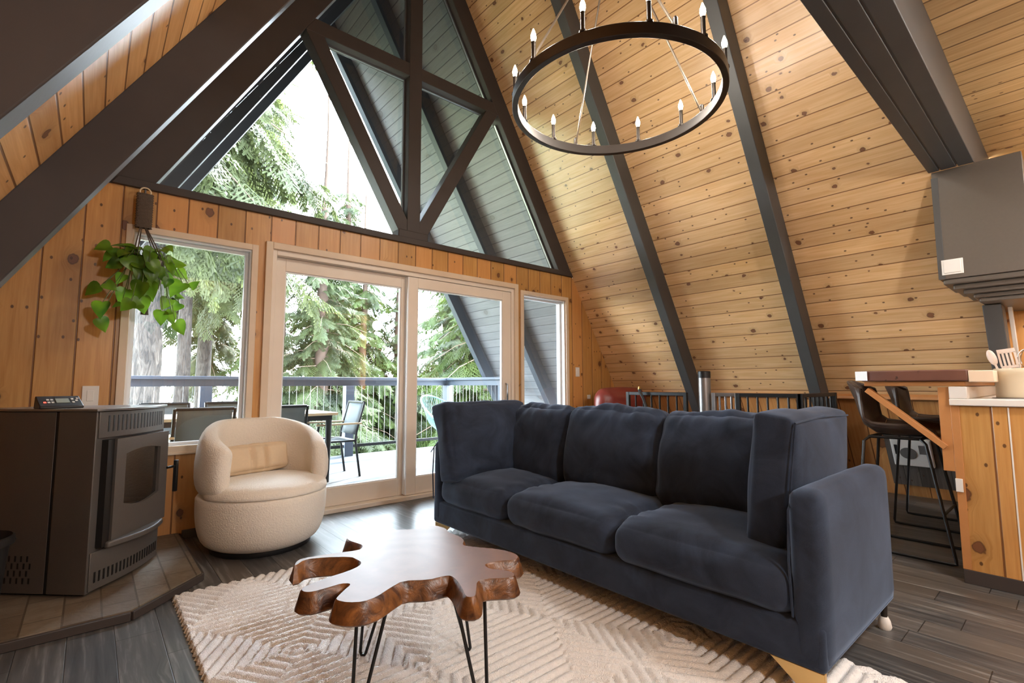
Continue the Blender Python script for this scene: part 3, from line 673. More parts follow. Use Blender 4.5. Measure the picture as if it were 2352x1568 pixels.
# ------------------------------------------------------------------ rug
def rug():
    x0, x1, y0, y1 = 0.36, 2.205, -3.92, -1.11
    nx, ny = 264, 400
    xs = np.linspace(x0, x1, nx); ys = np.linspace(y0, y1, ny); X, Y = np.meshgrid(xs, ys, indexing='ij')
    u = (X - x0) / 0.62; v = (Y - y1) / 0.92
    iu = np.floor(u); iv = np.floor(v); fu = u - iu - 0.5; fv = v - iv - 0.5
    par = ((iu + iv) % 2)
    p = 0.044
    hx = np.where(par > 0.5, X + 0.0 * Y, Y)
    diag = np.where(fu * fv > 0, (X * 0.83 - Y * 0.56), (X * 0.83 + Y * 0.56))
    inside = (np.abs(fu) + np.abs(fv)) < 0.5
    ph = np.where(inside, Y, diag)
    h = np.abs(np.sin(math.pi * ph / p)) ** 0.45
    rng = np.random.default_rng(3)
    Z = 0.003 + 0.022 * h + rng.normal(0, 0.0011, X.shape)
    ed = np.minimum.reduce([X - x0, x1 - X, Y - y0, y1 - Y]); Z = np.where(ed < 0.004, 0.001, Z)
    X = X + np.where((X - x0) < 0.004, 0.006 * np.sin(Y * 160), 0)
    vs = np.stack([X, Y, Z], -1).reshape(-1, 3)
    idx = np.arange(nx * ny).reshape(nx, ny)
    q = np.stack([idx[:-1, :-1], idx[1:, :-1], idx[1:, 1:], idx[:-1, 1:]], -1).reshape(-1, 4)
    me = bpy.data.meshes.new('rug'); me.vertices.add(len(vs)); me.vertices.foreach_set('co', vs.ravel())
    me.loops.add(q.size); me.loops.foreach_set('vertex_index', q.ravel()); me.polygons.add(len(q)); me.polygons.foreach_set('loop_start', np.arange(len(q)) * 4); me.polygons.foreach_set('loop_total', np.full(len(q), 4))
    me.update(); me.validate(); me.materials.append(MAT['rug']); me.shade_smooth()
    o = bpy.data.objects.new('rug', me); C.objects.link(o)
    tag(o, 'cream wool rug with carved diamond ridges under the coffee table', 'rug')
rug()

# ------------------------------------------------------------------ live-edge coffee table
TZ = 0.435
out = [(0.5585, -2.3106), (0.576, -2.2715), (0.601, -2.2478), (0.699, -2.2677), (0.793, -2.2995), (0.8173, -2.2751), (0.8279, -2.2508), (0.8196, -2.209), (0.811, -2.1661), (0.8141, -2.1323), (0.8333, -2.1115), (0.903, -2.1099), (0.9843, -2.1239), (1.0473, -2.179), (1.0985, -2.2069), (1.1368, -2.189), (1.1796, -2.2089), (1.1892, -2.2777), (1.1668, -2.3323), (1.1709, -2.4062), (1.1566, -2.4604), (1.118, -2.5038), (1.1255, -2.5306), (1.1976, -2.6394), (1.209, -2.7059), (1.1988, -2.7392), (1.1699, -2.7604), (1.1228, -2.7308), (1.0777, -2.7193), (1.0538, -2.7257), (1.0465, -2.7666), (1.0776, -2.8089), (1.0849, -2.8404), (1.0724, -2.8635), (1.0533, -2.8707), (0.9786, -2.8197), (0.9486, -2.8254), (0.9202, -2.8616), (0.8854, -2.9044), (0.8707, -2.9033), (0.8626, -2.8885), (0.8883, -2.8339), (0.9101, -2.7738), (0.9172, -2.7286), (0.8982, -2.7168), (0.8444, -2.7121), (0.7786, -2.6641), (0.7215, -2.6889), (0.6645, -2.7203), (0.6224, -2.7255), (0.5873, -2.7024), (0.5693, -2.6682), (0.5719, -2.6515), (0.6103, -2.6131), (0.6405, -2.5885), (0.6438, -2.5738), (0.6254, -2.5578), (0.5837, -2.5607), (0.5377, -2.5624), (0.517, -2.5485), (0.5142, -2.5255), (0.5275, -2.5075), (0.598, -2.484), (0.6805, -2.4735), (0.7284, -2.4531), (0.7477, -2.4265), (0.7479, -2.393), (0.7417, -2.3469), (0.6738, -2.2937), (0.6075, -2.265)]      # outline of the slab, metres
cx = sum(p[0] for p in out) / len(out); cy = sum(p[1] for p in out) / len(out)
tb = thing('coffee_table', 'live-edge brown wood slab coffee table on black hairpin legs', 'coffee table', (cx, cy, 0))
loc = [Vector((p[0] - cx, p[1] - cy)) for p in out]
# smooth the outline
def chaikin(ps):
    r = []
    for i in range(len(ps)):
        a, b = ps[i], ps[(i + 1) % len(ps)]; r += [a * 0.78 + b * 0.22, a * 0.22 + b * 0.78]
    return r
loc = chaikin(loc); n = len(loc)
ar = sum(loc[i].x * loc[(i + 1) % n].y - loc[(i + 1) % n].x * loc[i].y for i in range(n))
if ar < 0: loc = loc[::-1]
nor = []
for i in range(n):
    t = (loc[(i + 2) % n] - loc[i - 2]).normalized(); nor.append(Vector((t.y, -t.x)))
mb = MB(); TH = 0.062
lv = [(TZ, 0.0), (TZ - 0.006, 0.005), (TZ - 0.03, 0.012), (TZ - TH + 0.006, 0.020), (TZ - TH, 0.014)]
vs = [(loc[i].x + nor[i].x * o, loc[i].y + nor[i].y * o, z) for z, o in lv for i in range(n)]
fs = [(k * n + i, (k + 1) * n + i, (k + 1) * n + (i + 1) % n, k * n + (i + 1) % n) for k in range(len(lv) - 1) for i in range(n)]
mb.add(vs, fs, 1); mb.f += [tuple(range(n)), tuple(range((len(lv) - 1) * n, len(lv) * n))[::-1]]; mb.mi += [0, 1]
import bmesh
top = mb.build('tabletop', ['slab', 'slabside'], tb, smooth=35)
bm = bmesh.new(); bm.from_mesh(top.data); bmesh.ops.triangulate(bm, faces=[f for f in bm.faces if len(f.verts) > 4], ngon_method='EAR_CLIP'); bm.to_mesh(top.data); bm.free()
for (fx, fy), (tx, ty), sd in (((0.84, -2.25), (0.86, -2.34), (0.6, -0.8)), ((1.165, -2.48), (1.075, -2.49), (0.1, -1.0)), ((0.66, -2.60), (0.72, -2.585), (0.75, -0.66)), ((0.985, -2.815), (0.985, -2.735), (0.85, -0.5))):
    s = Vector((sd[0], sd[1], 0)).normalized(); f = Vector((fx - cx, fy - cy, 0)); t = Vector((tx - cx, ty - cy, 0)); z0 = 0.026
    pts = [t - s * 0.05 + Vector((0, 0, TZ - TH)), f - s * 0.012 + Vector((0, 0, z0 + 0.012)), f - s * 0.006 + Vector((0, 0, z0 + 0.002)), f + s * 0.006 + Vector((0, 0, z0 + 0.002)), f + s * 0.012 + Vector((0, 0, z0 + 0.012)), t + s * 0.05 + Vector((0, 0, TZ - TH))]
    m = MB().tube(pts, 0.0058, 8)
    m.obox(t + Vector((0, 0, TZ - TH - 0.002)), s, s.cross(Vector((0, 0, 1))), (0, 0, 1), 0.065, 0.02, 0.002)
    m.build('leg', 'black', tb)

# ------------------------------------------------------------------ barrel armchair
AC = (0.917, -0.475)
ac = thing('armchair', 'cream boucle swivel barrel armchair by the window', 'armchair', (AC[0], AC[1], 0), R(-82))   # local +x is the open front
MB().lathe([(0.0, 0.0), (0.295, 0.0), (0.30, 0.006), (0.30, 0.03), (0.285, 0.034), (0.0, 0.034)], 48).build('swivel_base', 'blackplastic', ac)
def drum(u, v):
    a = 2 * math.pi * u; prof = [(0.30, 0.034), (0.345, 0.055), (0.375, 0.11), (0.392, 0.2), (0.397, 0.28), (0.396, 0.352), (0.3945, 0.3612), (0.0, 0.362)]
    r, z = prof[int(round(v * 7))]; k = 1 + 0.03 * math.cos(a); return (r * k * math.cos(a), r * 0.985 * math.sin(a), z)
MB().grid(drum, 64, 8, True, False).build('body', 'cream', ac, smooth=70, fix=True, sub=1)
def seat(u, v):
    a = 2 * math.pi * u; prof = [(0.0, 0.356), (0.37, 0.356), (0.3945, 0.358), (0.3955, 0.372), (0.388, 0.400), (0.364, 0.424), (0.32, 0.439), (0.20, 0.448), (0.0, 0.451)]
    r, z = prof[int(round(v * 8))]; k = 1 + 0.03 * math.cos(a)
    if math.cos(a) < 0.25: k *= 1 - 0.12 * min(1, (0.25 - math.cos(a)) / 0.5)
    return (r * k * math.cos(a), r * 0.985 * k * math.sin(a), z)
MB().grid(seat, 64, 9, True, False).build('seat', 'cream', ac, smooth=70, fix=True, sub=1)
def shell(u, v):
    am = R(122); a = math.pi + (2 * u - 1) * am; e = abs(2 * u - 1)
    z0 = 0.372; z1 = 0.815 - 0.17 * max(0, e - 0.25) ** 1.5 / 0.75 ** 1.5
    b = 2 * math.pi * v; cap = math.sqrt(max(0.0, 1 - max(0, (e - 0.90) / 0.10) ** 2))
    hh = (z1 - z0) / 2; sc = max(cap, 0.03); pw = lambda c, p: math.copysign(abs(c) ** p, c)
    rad = 0.340 + 0.058 * pw(math.cos(b), 0.65) * (0.35 + 0.65 * sc); z = (z0 + z1) / 2 + hh * pw(math.sin(b), 0.55) * (0.86 + 0.14 * sc)
    # belly outwards at mid height, tuck in at the foot
    t = (z - z0) / (z1 - z0); rad += 0.010 * math.sin(math.pi * min(1, max(0, t))) - 0.02 * t * t
    aa = a if e < 1 else a
    return (rad * math.cos(aa), rad * math.sin(aa), z)
mb = MB().grid(shell, 72, 24, False, True)
for i in (0, 71):
    f = tuple(i * 24 + k for k in range(24)); mb.f.append(f if i else f[::-1]); mb.mi.append(0)
mb.build('backrest', 'cream', ac, smooth=80, fix=True)
m = soft(0.085, 0.46, 0.185, 0.035, (0.03, 0.0, 0.008), 48, 0.006, 7, 3.3, 0.0)
def pinchy(p):
    for c in (-0.045, 0.05):
        g = math.exp(-((p.y - c + 0.02 * p.z) / 0.014) ** 2); p.x *= 1 - 0.42 * g; p.z *= 1 - 0.03 * g
    p.z += 0.03 * max(0, p.y) ** 1.0 - 0.02 * abs(p.y)
    return p
m.xf(pinchy)
# place in the world: leaning on the curved back, facing the opening
rz = Matrix.Rotation(R(-82 + 6), 3, 'Z') @ Matrix.Rotation(R(-14), 3, 'Y')
pc = Vector((AC[0], AC[1], 0)) + Matrix.Rotation(R(-82), 3, 'Z') @ Vector((-0.165, 0.0, 0.545))
m.xf(lambda p: rz @ p + pc)
tag(m.build('lumbar_pillow', 'linen', None, smooth=80), 'small beige lumbar pillow pinched in the middle, on the cream armchair', 'cushion')

# ------------------------------------------------------------------ hearth, stove, bucket
HZ = 0.045
hp = [(-1.32, -1.25), (0.19, -1.25), (0.505, -0.935), (0.505, -0.001), (-1.32, -0.001)]
he = thing('hearth_pad', 'low slate hearth with angled corner under the stove', 'hearth', (-0.3, -0.6, 0))
MB().ext(hp, 'z', 0.004, HZ).build('slab', 'hearth', he, world=True, smooth=0)
mb = MB()
for a, b in ((hp[0], hp[1]), (hp[1], hp[2]), (hp[2], hp[3])):
    mb.bar((a[0], a[1], 0.020), (b[0], b[1], 0.020), 0.03, 0.038)
mb.build('edging', 'dark', he, world=True, bevel=0.003)

sv = thing('pellet_stove', 'dark grey pellet stove with glass door on the slate hearth', 'stove', (0.03, -0.95, HZ), math.atan2(0.46, 0.315))
# local: +x along the front, -y... front face is y = 0 and the body runs to +y
def lw(p): return p
FW = 0.557; SH = 0.89
c_, s_ = math.cos(math.atan2(0.46, 0.315)), math.sin(math.atan2(0.46, 0.315))
def tol(x, y): dx, dy = x - 0.03, y + 0.95; return (dx * c_ + dy * s_, -dx * s_ + dy * c_)
BL = tol(-0.305, -0.625); MLp = tol(-0.125, -0.80); BRp = (0.62, 0.22)
BLh = (BL[0], BL[1])
seam = (BLh[0] * 0.42, BLh[1] * 0.42)
bpoly = [(0, 0), (FW, 0), (FW + 0.03, 0.10), (0.50, 0.46), (BLh[0] + 0.10, BLh[1] + 0.16), BLh]
MB().ext([(0, 0), (FW, 0), (FW + 0.0, 0.09), (0.45, 0.42), (seam[0] + 0.1, seam[1] + 0.10), seam], 'z', 0.012, SH - 0.012).build('firebox', 'stove', sv, bevel=0.004)
MB().ext([(seam[0] * 1.07, seam[1] * 1.07), (seam[0] + 0.1, seam[1] + 0.12), (0.40, 0.44), (BLh[0] + 0.10, BLh[1] + 0.20), BLh], 'z', 0.012, SH - 0.014).build('hopper', 'stove', sv, bevel=0.004)
MB().ext([(seam[0] * 0.98 + 0.004, seam[1] * 0.98 + 0.004), (seam[0] * 1.10 + 0.004, seam[1] * 1.10 + 0.004), (seam[0] + 0.10, seam[1] + 0.10), (seam[0] + 0.08, seam[1] + 0.06)], 'z', 0.014, SH - 0.02).build('hinge_gap', 'stovedark', sv)
# bowed top plate
tp = [(-0.008, -0.004)] + [(FW * t, -0.012 - 0.055 * math.sin(math.pi * t)) for t in [i / 14 for i in range(15)]] + [(FW + 0.008, -0.004), (FW + 0.01, 0.10), (0.46, 0.47), (BLh[0] + 0.10, BLh[1] + 0.21), (BLh[0] - 0.008, BLh[1] - 0.004)]
MB().ext(tp, 'z', SH - 0.012, SH).build('top_plate', 'pewter', sv, bevel=0.002, label='lighter grey bowed top plate')
mb = MB()
mb.box(0.012, FW - 0.012, -0.03, 0.0, 0.03, 0.10)
fb = MB().ext([(0.012, 0.0)] + [(0.012 + (FW - 0.024) * i / 12, -0.006 - 0.03 * math.sin(math.pi * i / 12)) for i in range(13)] + [(FW - 0.012, 0.0)], 'z', 0.02, 0.20)
fb.build('lower_front', 'stove', sv, bevel=0.003)
MB().ext([(0.012, 0.0)] + [(0.012 + (FW - 0.024) * i / 12, -0.006 - 0.03 * math.sin(math.pi * i / 12)) for i in range(13)] + [(FW - 0.012, 0.0)], 'z', 0.745, SH - 0.014).build('upper_front', 'stove', sv, bevel=0.003)
MB().ext([(0.07, -0.02)] + [(0.07 + 0.45 * i / 12, -0.045 - 0.05 * math.sin(math.pi * i / 12)) for i in range(13)] + [(0.52, -0.02)], 'z', 0.205, 0.235).build('ash_lip', 'stove', sv, bevel=0.008, seg=3)
def slots(z0, z1, n, x0, x1, name):
    m = MB()
    for i in range(n):
        t = i / (n - 1); x = x0 + (x1 - x0) * t; k = (x - 0.012) / (FW - 0.024); y = -0.006 - 0.03 * math.sin(math.pi * k)
        m.box(x - 0.0055, x + 0.0055, y - 0.0012, y + 0.004, z0, z1)
    m.build(name, 'stovedark', sv)
slots(0.775, 0.855, 17, 0.065, 0.50, 'top_grille'); slots(0.055, 0.105, 20, 0.04, 0.515, 'bottom_grille')
# door
dr0, dr1, dz0, dz1 = 0.095, FW - 0.018, 0.235, 0.735
def archy(x): return 0.0
wx0, wx1, wz0, wz1 = dr0 + 0.075, dr1 - 0.075, 0.40, 0.655
nA = 12
topw = [(wx0 + (wx1 - wx0) * i / nA, wz1 + 0.03 * math.sin(math.pi * (0.15 + 0.7 * i / nA)) - 0.016) for i in range(nA + 1)]
botw = [(wx0 + (wx1 - wx0) * i / nA, wz0 - 0.028 * math.sin(math.pi * i / nA)) for i in range(nA + 1)]
mb = MB(); yo, yi = -0.040, -0.002
def strip(pa, pb):
    for i in range(len(pa) - 1):
        a, b, c, d4 = pa[i], pa[i + 1], pb[i + 1], pb[i]
        mb.add([(a[0], yo, a[1]), (b[0], yo, b[1]), (c[0], yo, c[1]), (d4[0], yo, d4[1]), (a[0], yi, a[1]), (b[0], yi, b[1]), (c[0], yi, c[1]), (d4[0], yi, d4[1])],
               [(0, 1, 2, 3), (7, 6, 5, 4), (0, 4, 5, 1), (3, 2, 6, 7)])
strip(topw, [(p[0], dz1) for p in topw]); strip([(p[0], dz0) for p in botw], botw)
mb.box(dr0, wx0, yo, yi, dz0, dz1); mb.box(wx1, dr1, yo, yi, dz0, dz1)
door = mb.build('door', 'stove', sv, fix=True)
gp = botw + topw[::-1]
MB().ext(gp, 'y', -0.024, -0.018).build('door_glass', 'stoveglass', door, smooth=0, label='dark glass window in the stove door')
MB().box(0.045, dr0 - 0.004, -0.03, 0.0, dz0 - 0.02, dz1).build('hinge_strip', 'stovedark', sv)
hd = MB().tube([(dr1 - 0.01, -0.045, 0.52), (dr1 + 0.055, -0.06, 0.52)], 0.008, 8)
hd.box(dr1 + 0.045, dr1 + 0.065, -0.07, -0.05, 0.37, 0.555).build('door_handle', 'black', door, bevel=0.002)
# vent slots on the side panel
sd = Vector((BLh[0], BLh[1], 0)).normalized(); sn = Vector((sd.y, -sd.x, 0)); 
if sn.y > 0: sn = -sn
mb = MB(); Ls = Vector((BLh[0], BLh[1], 0)).length
for r in range(4):
    for k in range(6):
        t = Ls * 0.62 + 0.031 * k + (0.0155 if r % 2 else 0); z = 0.06 + r * 0.034
        mb.obox(sd * t + sn * 0.0006 + Vector((0, 0, z + 0.012)), sd, sn, (0, 0, 1), 0.0045, 0.0012, 0.0135)
mb.build('side_vents', 'stovedark', sv)
# slanted control box on top
cp = MB().ext([(0, 0), (0.0, 0.012), (0.10, 0.062), (0.115, 0.0)], 'x', -0.085, 0.085)
cb = Vector((tol(-0.105, -0.735)[0], tol(-0.105, -0.735)[1], SH)); rot = Matrix.Rotation(R(-92), 3, 'Z') @ Matrix.Identity(3)
wrot = Matrix.Rotation(R(15) - math.atan2(0.46, 0.315), 3, 'Z')
cp.xf(lambda p: wrot @ p + cb); panel = cp.build('control_panel', 'stovedark', sv, bevel=0.004)
def onp(x, t, h=0.001): return wrot @ Vector((x, 0.1 * t, 0.012 + 0.05 * t + h)) + cb
pn = (wrot @ Vector((0, -0.447, 0.894))).normalized(); ax = wrot @ Vector((1, 0, 0)); ay = pn.cross(ax)
MB().obox(onp(0.01, 0.5), ax, ay, pn, 0.026, 0.022, 0.001).build('display', 'lcd', panel)
MB().obox(onp(-0.06, 0.35), ax, ay, pn, 0.005, 0.005, 0.001).build('power_button', 'led', panel)
mb = MB()
for x, t in ((-0.045, 0.6), (-0.03, 0.6), (-0.045, 0.35), (-0.03, 0.35), (0.05, 0.65), (0.065, 0.5), (0.05, 0.35), (0.072, 0.7)): MB().obox(onp(x, t), ax, ay, pn, 0.005, 0.006, 0.0012).build('button', 'white', panel)

bk = thing('ash_bucket', 'black ribbed bucket at the left edge beside the stove', 'bucket', (-0.352, -1.10, HZ))
MB().lathe([(0.0, 0.0), (0.10, 0.0), (0.128, 0.34), (0.142, 0.345), (0.142, 0.375), (0.134, 0.38), (0.126, 0.34), (0.098, 0.012), (0.0, 0.012)], 36).build('pail', 'blackplastic', bk)
MB().tube([(0.13 * math.cos(R(a)), 0.13 * math.sin(R(a)) , 0.36 + 0.0) if a in (0, 180) else (0.145 * math.cos(R(a)), 0.145 * math.sin(R(a)), 0.35) for a in range(0, 181, 15)], 0.004, 6).build('bail', 'steel', bk)

# ------------------------------------------------------------------ plates, outlets
def plate(name, loc, sx, sz, label, cat, nrm='y', rocker=True):
    t = thing(name, label, cat, loc)
    if nrm == 'y':
        MB().box(-sx / 2, sx / 2, -0.007, -0.0005, -sz / 2, sz / 2).build('cover', 'white', t, bevel=0.002)
        if rocker: MB().box(-0.017, 0.017, -0.010, -0.0065, -0.033, 0.033).build('rocker', 'white', t, bevel=0.001)
    else:
        MB().box(-0.007, -0.0005, -sx / 2, sx / 2, -sz / 2, sz / 2).build('cover', 'white', t, bevel=0.002)
        if rocker: MB().box(-0.012, -0.0065, -sx / 2 + 0.012, sx / 2 - 0.012, -sz / 2 + 0.012, sz / 2 - 0.006).build('rocker', 'white', t, bevel=0.002)
plate('switch_plate', (-0.002, 0, 0.985), 0.082, 0.125, 'white light switch on the pine wall behind the stove', 'light switch')
plate('switch_plate', (4.593, 0, 1.202), 0.07, 0.115, 'white light switch on the narrow pine wall right of the door', 'light switch')
plate('outlet_plate', (3.565, -3.633, 0.505), 0.03, 0.07, 'small white outlet on the corner post of the bar peninsula', 'outlet', nrm='x', rocker=False)
plate('outlet_plate', (4.80, 0, 0.89), 0.06, 0.05, 'small cream outlet low on the pine wall beside the maroon seat', 'outlet', rocker=False)


# ------------------------------------------------------------------ kitchen side
kc = thing('upper_cabinet', 'dark grey wall cabinet hanging under the loft beam, right edge', 'cabinet', (4.46, -3.72, 1.76))
CZ0, CZ1 = 1.765, 2.533; cx0 = 4.437
MB().ext([(cx0, CZ0), (xr(CZ0) - 0.002, CZ0), (xr(CZ1) - 0.002 if xr(CZ1) > cx0 + 0.02 else cx0 + 0.012, min(CZ1, SL * (XR - cx0 - 0.012) - 0.004)), (cx0, min(CZ1, SL * (XR - cx0) - 0.004))], 'y', -3.945, -3.50).build('body', 'cabinet', kc, world=True, bevel=0.003)
MB().box(cx0 + 0.05, 5.445, -3.944, -3.78, CZ0 + 0.001, 2.53).build('rear_body', 'cabinet', kc, world=True)
MB().box(cx0 - 0.004, cx0 + 0.002, -3.532, -3.496, CZ0, 2.49).build('edge_strip', 'dark2', kc, world=True, bevel=0.001)
for dd, z0_, z1_ in ((0.012, 1.728, 1.7645), (0.055, 1.694, 1.7275), (0.10, 1.662, 1.6935), (0.145, 1.634, 1.6615), (0.17, 1.606, 1.6335)):
    MB().box(cx0 + dd, 5.44, -3.944, -3.505 - dd, z0_, z1_).build('moulding', 'cabinet', kc, world=True, bevel=0.009, seg=3)
for y in (-3.96,):
    MB().box(cx0 + 0.02, 4.72, y - 0.018, y + 0.012, CZ0 + 0.03, 2.10).build('door', 'white', kc, world=True, bevel=0.003, label='pale cabinet door edge')
plate('switch_plate', (4.437, -3.572, 1.845), 0.112, 0.105, 'white rocker switch on the end of the dark grey upper cabinet', 'light switch', nrm='x')
struct(MB().ext([(xr(0.97) + 0.10, 0.97), (xr(1.69) + 0.10, 1.69), (xr(1.69) + 0.17, 1.69), (xr(0.97) + 0.17, 0.97)], 'y', -3.80, -3.776).build('trim_2', 'white', bevel=0.003))

pn_ = thing('kitchen_peninsula', 'knotty pine kitchen peninsula with white counter at the right edge', 'kitchen counter', (3.57, -3.62, 0))
PX0, PX1, PY0, PY1 = 3.57, 5.0, -4.55, -3.62
MB().box(PX0 + 0.012, PX1, PY0, PY1 - 0.02, 0.0, 0.928).build('body', 'pine_wall', pn_, world=True, uv=lambda p, n: (p[2], p[1] + p[0]))
MB().box(PX0, PX0 + 0.012, PY0, PY1 - 0.036, 0.07, 0.928).build('end_boards', 'pine_wall', pn_, world=True, uv=lambda p, n: (p[2], p[1] * 1.0 + 0.098))
MB().box(PX0 - 0.004, PX1 - 0.01, PY1 - 0.036, PY1, 0.07, 1.03).build('corner_post', 'trimpine', pn_, world=True, bevel=0.002)
MB().box(PX0 - 0.008, PX0 + 0.0, PY0, PY1 - 0.002, 0.0, 0.07).build('kick_board', 'dark', pn_, world=True, bevel=0.002)
MB().box(PX0 - 0.004, PX0 + 0.0005, -3.846, -3.840, 0.07, 0.925).build('metal_strip', 'white', pn_, world=True)
MB().box(PX0 - 0.025, PX1, PY0, PY1 + 0.0, 0.930, 0.966).build('countertop', 'counter', pn_, world=True, bevel=0.004, label='white countertop')
MB().box(PX0 - 0.022, PX1, PY1 - 0.075, PY1 - 0.001, 0.9662, 1.032).build('riser', 'counter', pn_, world=True, bevel=0.004, label='white riser behind the counter')
MB().box(PX0 - 0.002, PX0 + 0.03, PY1 - 0.002, PY1 + 0.048, 0.575, 1.028).build('brace_board', 'trimpine', pn_, world=True, bevel=0.002)
MB().bar((PX0 + 0.014, PY1 + 0.03, 0.70), (PX0 + 0.014, -3.245, 1.012), 0.03, 0.055, up=(1, 0, 0)).build('brace', 'trimpine', pn_, world=True, bevel=0.002)
MB().obox((PX0 + 0.004, -3.64, 0.50), (1, 0, 0), (0, 1, 0), (0, 0, 1), 0.006, 0.015, 0.036).build('outlet', 'white', pn_, world=True, bevel=0.002) if False else None
bt = thing('raised_bar', 'raised live-edge bar top with dark brown end grain', 'bar counter', (PX0, -3.5, 1.03))
mb = MB().ext([(PX0 - 0.02, -3.225), (PX0 - 0.045, -3.30), (PX0 - 0.04, -3.45), (PX0 - 0.045, -3.60), (PX0 - 0.035, -3.705), (PX1 - 0.1, -3.705), (PX1 - 0.1, -3.225)], 'z', 1.062, 1.124)
mb.build('slab', 'barslab', bt, world=True, bevel=0.006)
MB().ext([(PX0 - 0.034, -3.706), (PX0 + 0.02, -3.80), (PX1 - 0.1, -3.80), (PX1 - 0.1, -3.706)], 'z', 1.056, 1.118).build('light_edge', 'trimwood', bt, world=True, bevel=0.004, label='pale wood edge strip')
MB().ext([(PX0 - 0.019, -3.224), (PX0 - 0.043, -3.262), (PX0 + 0.0, -3.190), (PX1 - 0.1, -3.190), (PX1 - 0.1, -3.224)], 'z', 1.066, 1.122).build('end_cap', 'white', bt, world=True, bevel=0.003, label='white chamfered corner')  # angled corner piece coloured white
MB().box(PX0 - 0.01, PX1 - 0.1, -3.69, -3.235, 1.034, 1.061).build('apron', 'trimpine', bt, world=True, bevel=0.003)

cr = thing('utensil_crock', 'cream glazed crock holding utensils on the white counter', 'crock', (3.83, -3.875, 0.9665))
MB().lathe([(0.0, 0.0), (0.088, 0.0), (0.094, 0.006), (0.094, 0.12), (0.098, 0.126), (0.098, 0.158), (0.094, 0.163), (0.088, 0.16), (0.086, 0.02), (0.0, 0.015)], 40).build('pot', 'ceramic', cr)
MB().lathe([(0.108, 0.0), (0.112, 0.004), (0.0, 0.004)], 40, (0, 0, -0.0)).build('saucer', 'steel', cr)
def util_base(name, label, cat): return thing(name, label, cat, (3.83, -3.875, 0.985))
def lean(mb, ax, ay, x, y, rz=0): 
    m = Matrix.Rotation(R(ax), 3, 'X') @ Matrix.Rotation(R(ay), 3, 'Y') @ Matrix.Rotation(R(rz), 3, 'Z')
    return mb.xf(lambda p: m @ p + Vector((x, y, 0)))
def spoon():
    t = util_base('spoon', 'pale silicone spoon leaning left in the cream crock', 'spoon'); m = MB().tube([(0, 0, 0), (0, 0, 0.17)], 0.005, 8); m.build('handle', 'silicone', t) if False else None
    h = MB().tube([(0, 0, 0.01), (0, 0, 0.18)], 0.005, 8); lean(h, -16, -4, -0.02, 0.035, 0); h.build('handle', 'silicone', t)
    b = MB().grid(lambda u, v: (0.010 * math.sin(math.pi * v) * math.cos(2 * math.pi * u), 0.019 * math.sin(math.pi * v) * math.sin(2 * math.pi * u), 0.215 - 0.045 * math.cos(math.pi * v)), 16, 9, True, False)
    lean(b, -16, -4, -0.02, 0.035, 0); b.build('bowl', 'silicone', t)
spoon()
t = util_base('slotted_turner', 'pale slotted spatula in the cream crock', 'spatula')
h = MB().tube([(0, 0, 0.01), (0, 0, 0.17)], 0.005, 8); lean(h, -8, 2, -0.03, 0.005); h.build('handle', 'silicone', t)
m = MB()
for k in range(5): m.box(-0.003, 0.003, -0.036 + k * 0.0158, -0.036 + k * 0.0158 + 0.0088, 0.16, 0.235)
m.box(-0.003, 0.003, -0.036, 0.036, 0.232, 0.255); m.box(-0.003, 0.003, -0.034, 0.034, 0.148, 0.163); lean(m, -8, 2, -0.03, 0.005); m.build('blade', 'silicone', t)
t = util_base('whisk', 'wire whisk standing in the cream crock', 'whisk')
h = MB().tube([(0, 0, 0.01), (0, 0, 0.15)], 0.006, 8); lean(h, 4, 4, 0.0, -0.02); h.build('handle', 'steel', t)
m = MB()
for k in range(5):
    a = math.pi * k / 5; m.tube([(0.034 * math.sin(q) * math.cos(a), 0.034 * math.sin(q) * math.sin(a), 0.15 + 0.05 * (1 - math.cos(q))) for q in [math.pi * i / 12 * 1.0 for i in range(13)]] + [], 0.0012, 5)
    m.tube([(-0.034 * math.sin(q) * math.cos(a), -0.034 * math.sin(q) * math.sin(a), 0.15 + 0.05 * (1 - math.cos(q))) for q in [math.pi * i / 12 for i in range(13)]], 0.0012, 5)
lean(m, 4, 4, 0.0, -0.02); w_ = m.build('wires', 'steel', t)
t = util_base('spatula', 'flat cream spatula at the right in the crock', 'spatula')
h = MB().tube([(0, 0, 0.01), (0, 0, 0.18)], 0.005, 8); lean(h, 9, 0, -0.02, -0.05); h.build('handle', 'silicone', t)
m = MB().box(-0.004, 0.004, -0.03, 0.03, 0.17, 0.27); lean(m, 9, 0, -0.02, -0.05); m.build('blade', 'silicone', t, bevel=0.003)
t = util_base('tongs', 'tongs with grey handle behind the whisk in the crock', 'tongs')
m = MB().tube([(0, 0, 0.01), (0, 0, 0.29)], 0.0055, 8); lean(m, 10, 8, 0.03, -0.01); m.build('arm', 'steel', t)
m = MB().tube([(0, 0, 0.22), (0, 0, 0.30)], 0.009, 10); lean(m, 10, 8, 0.03, -0.01); m.build('grip', 'pewter', t)

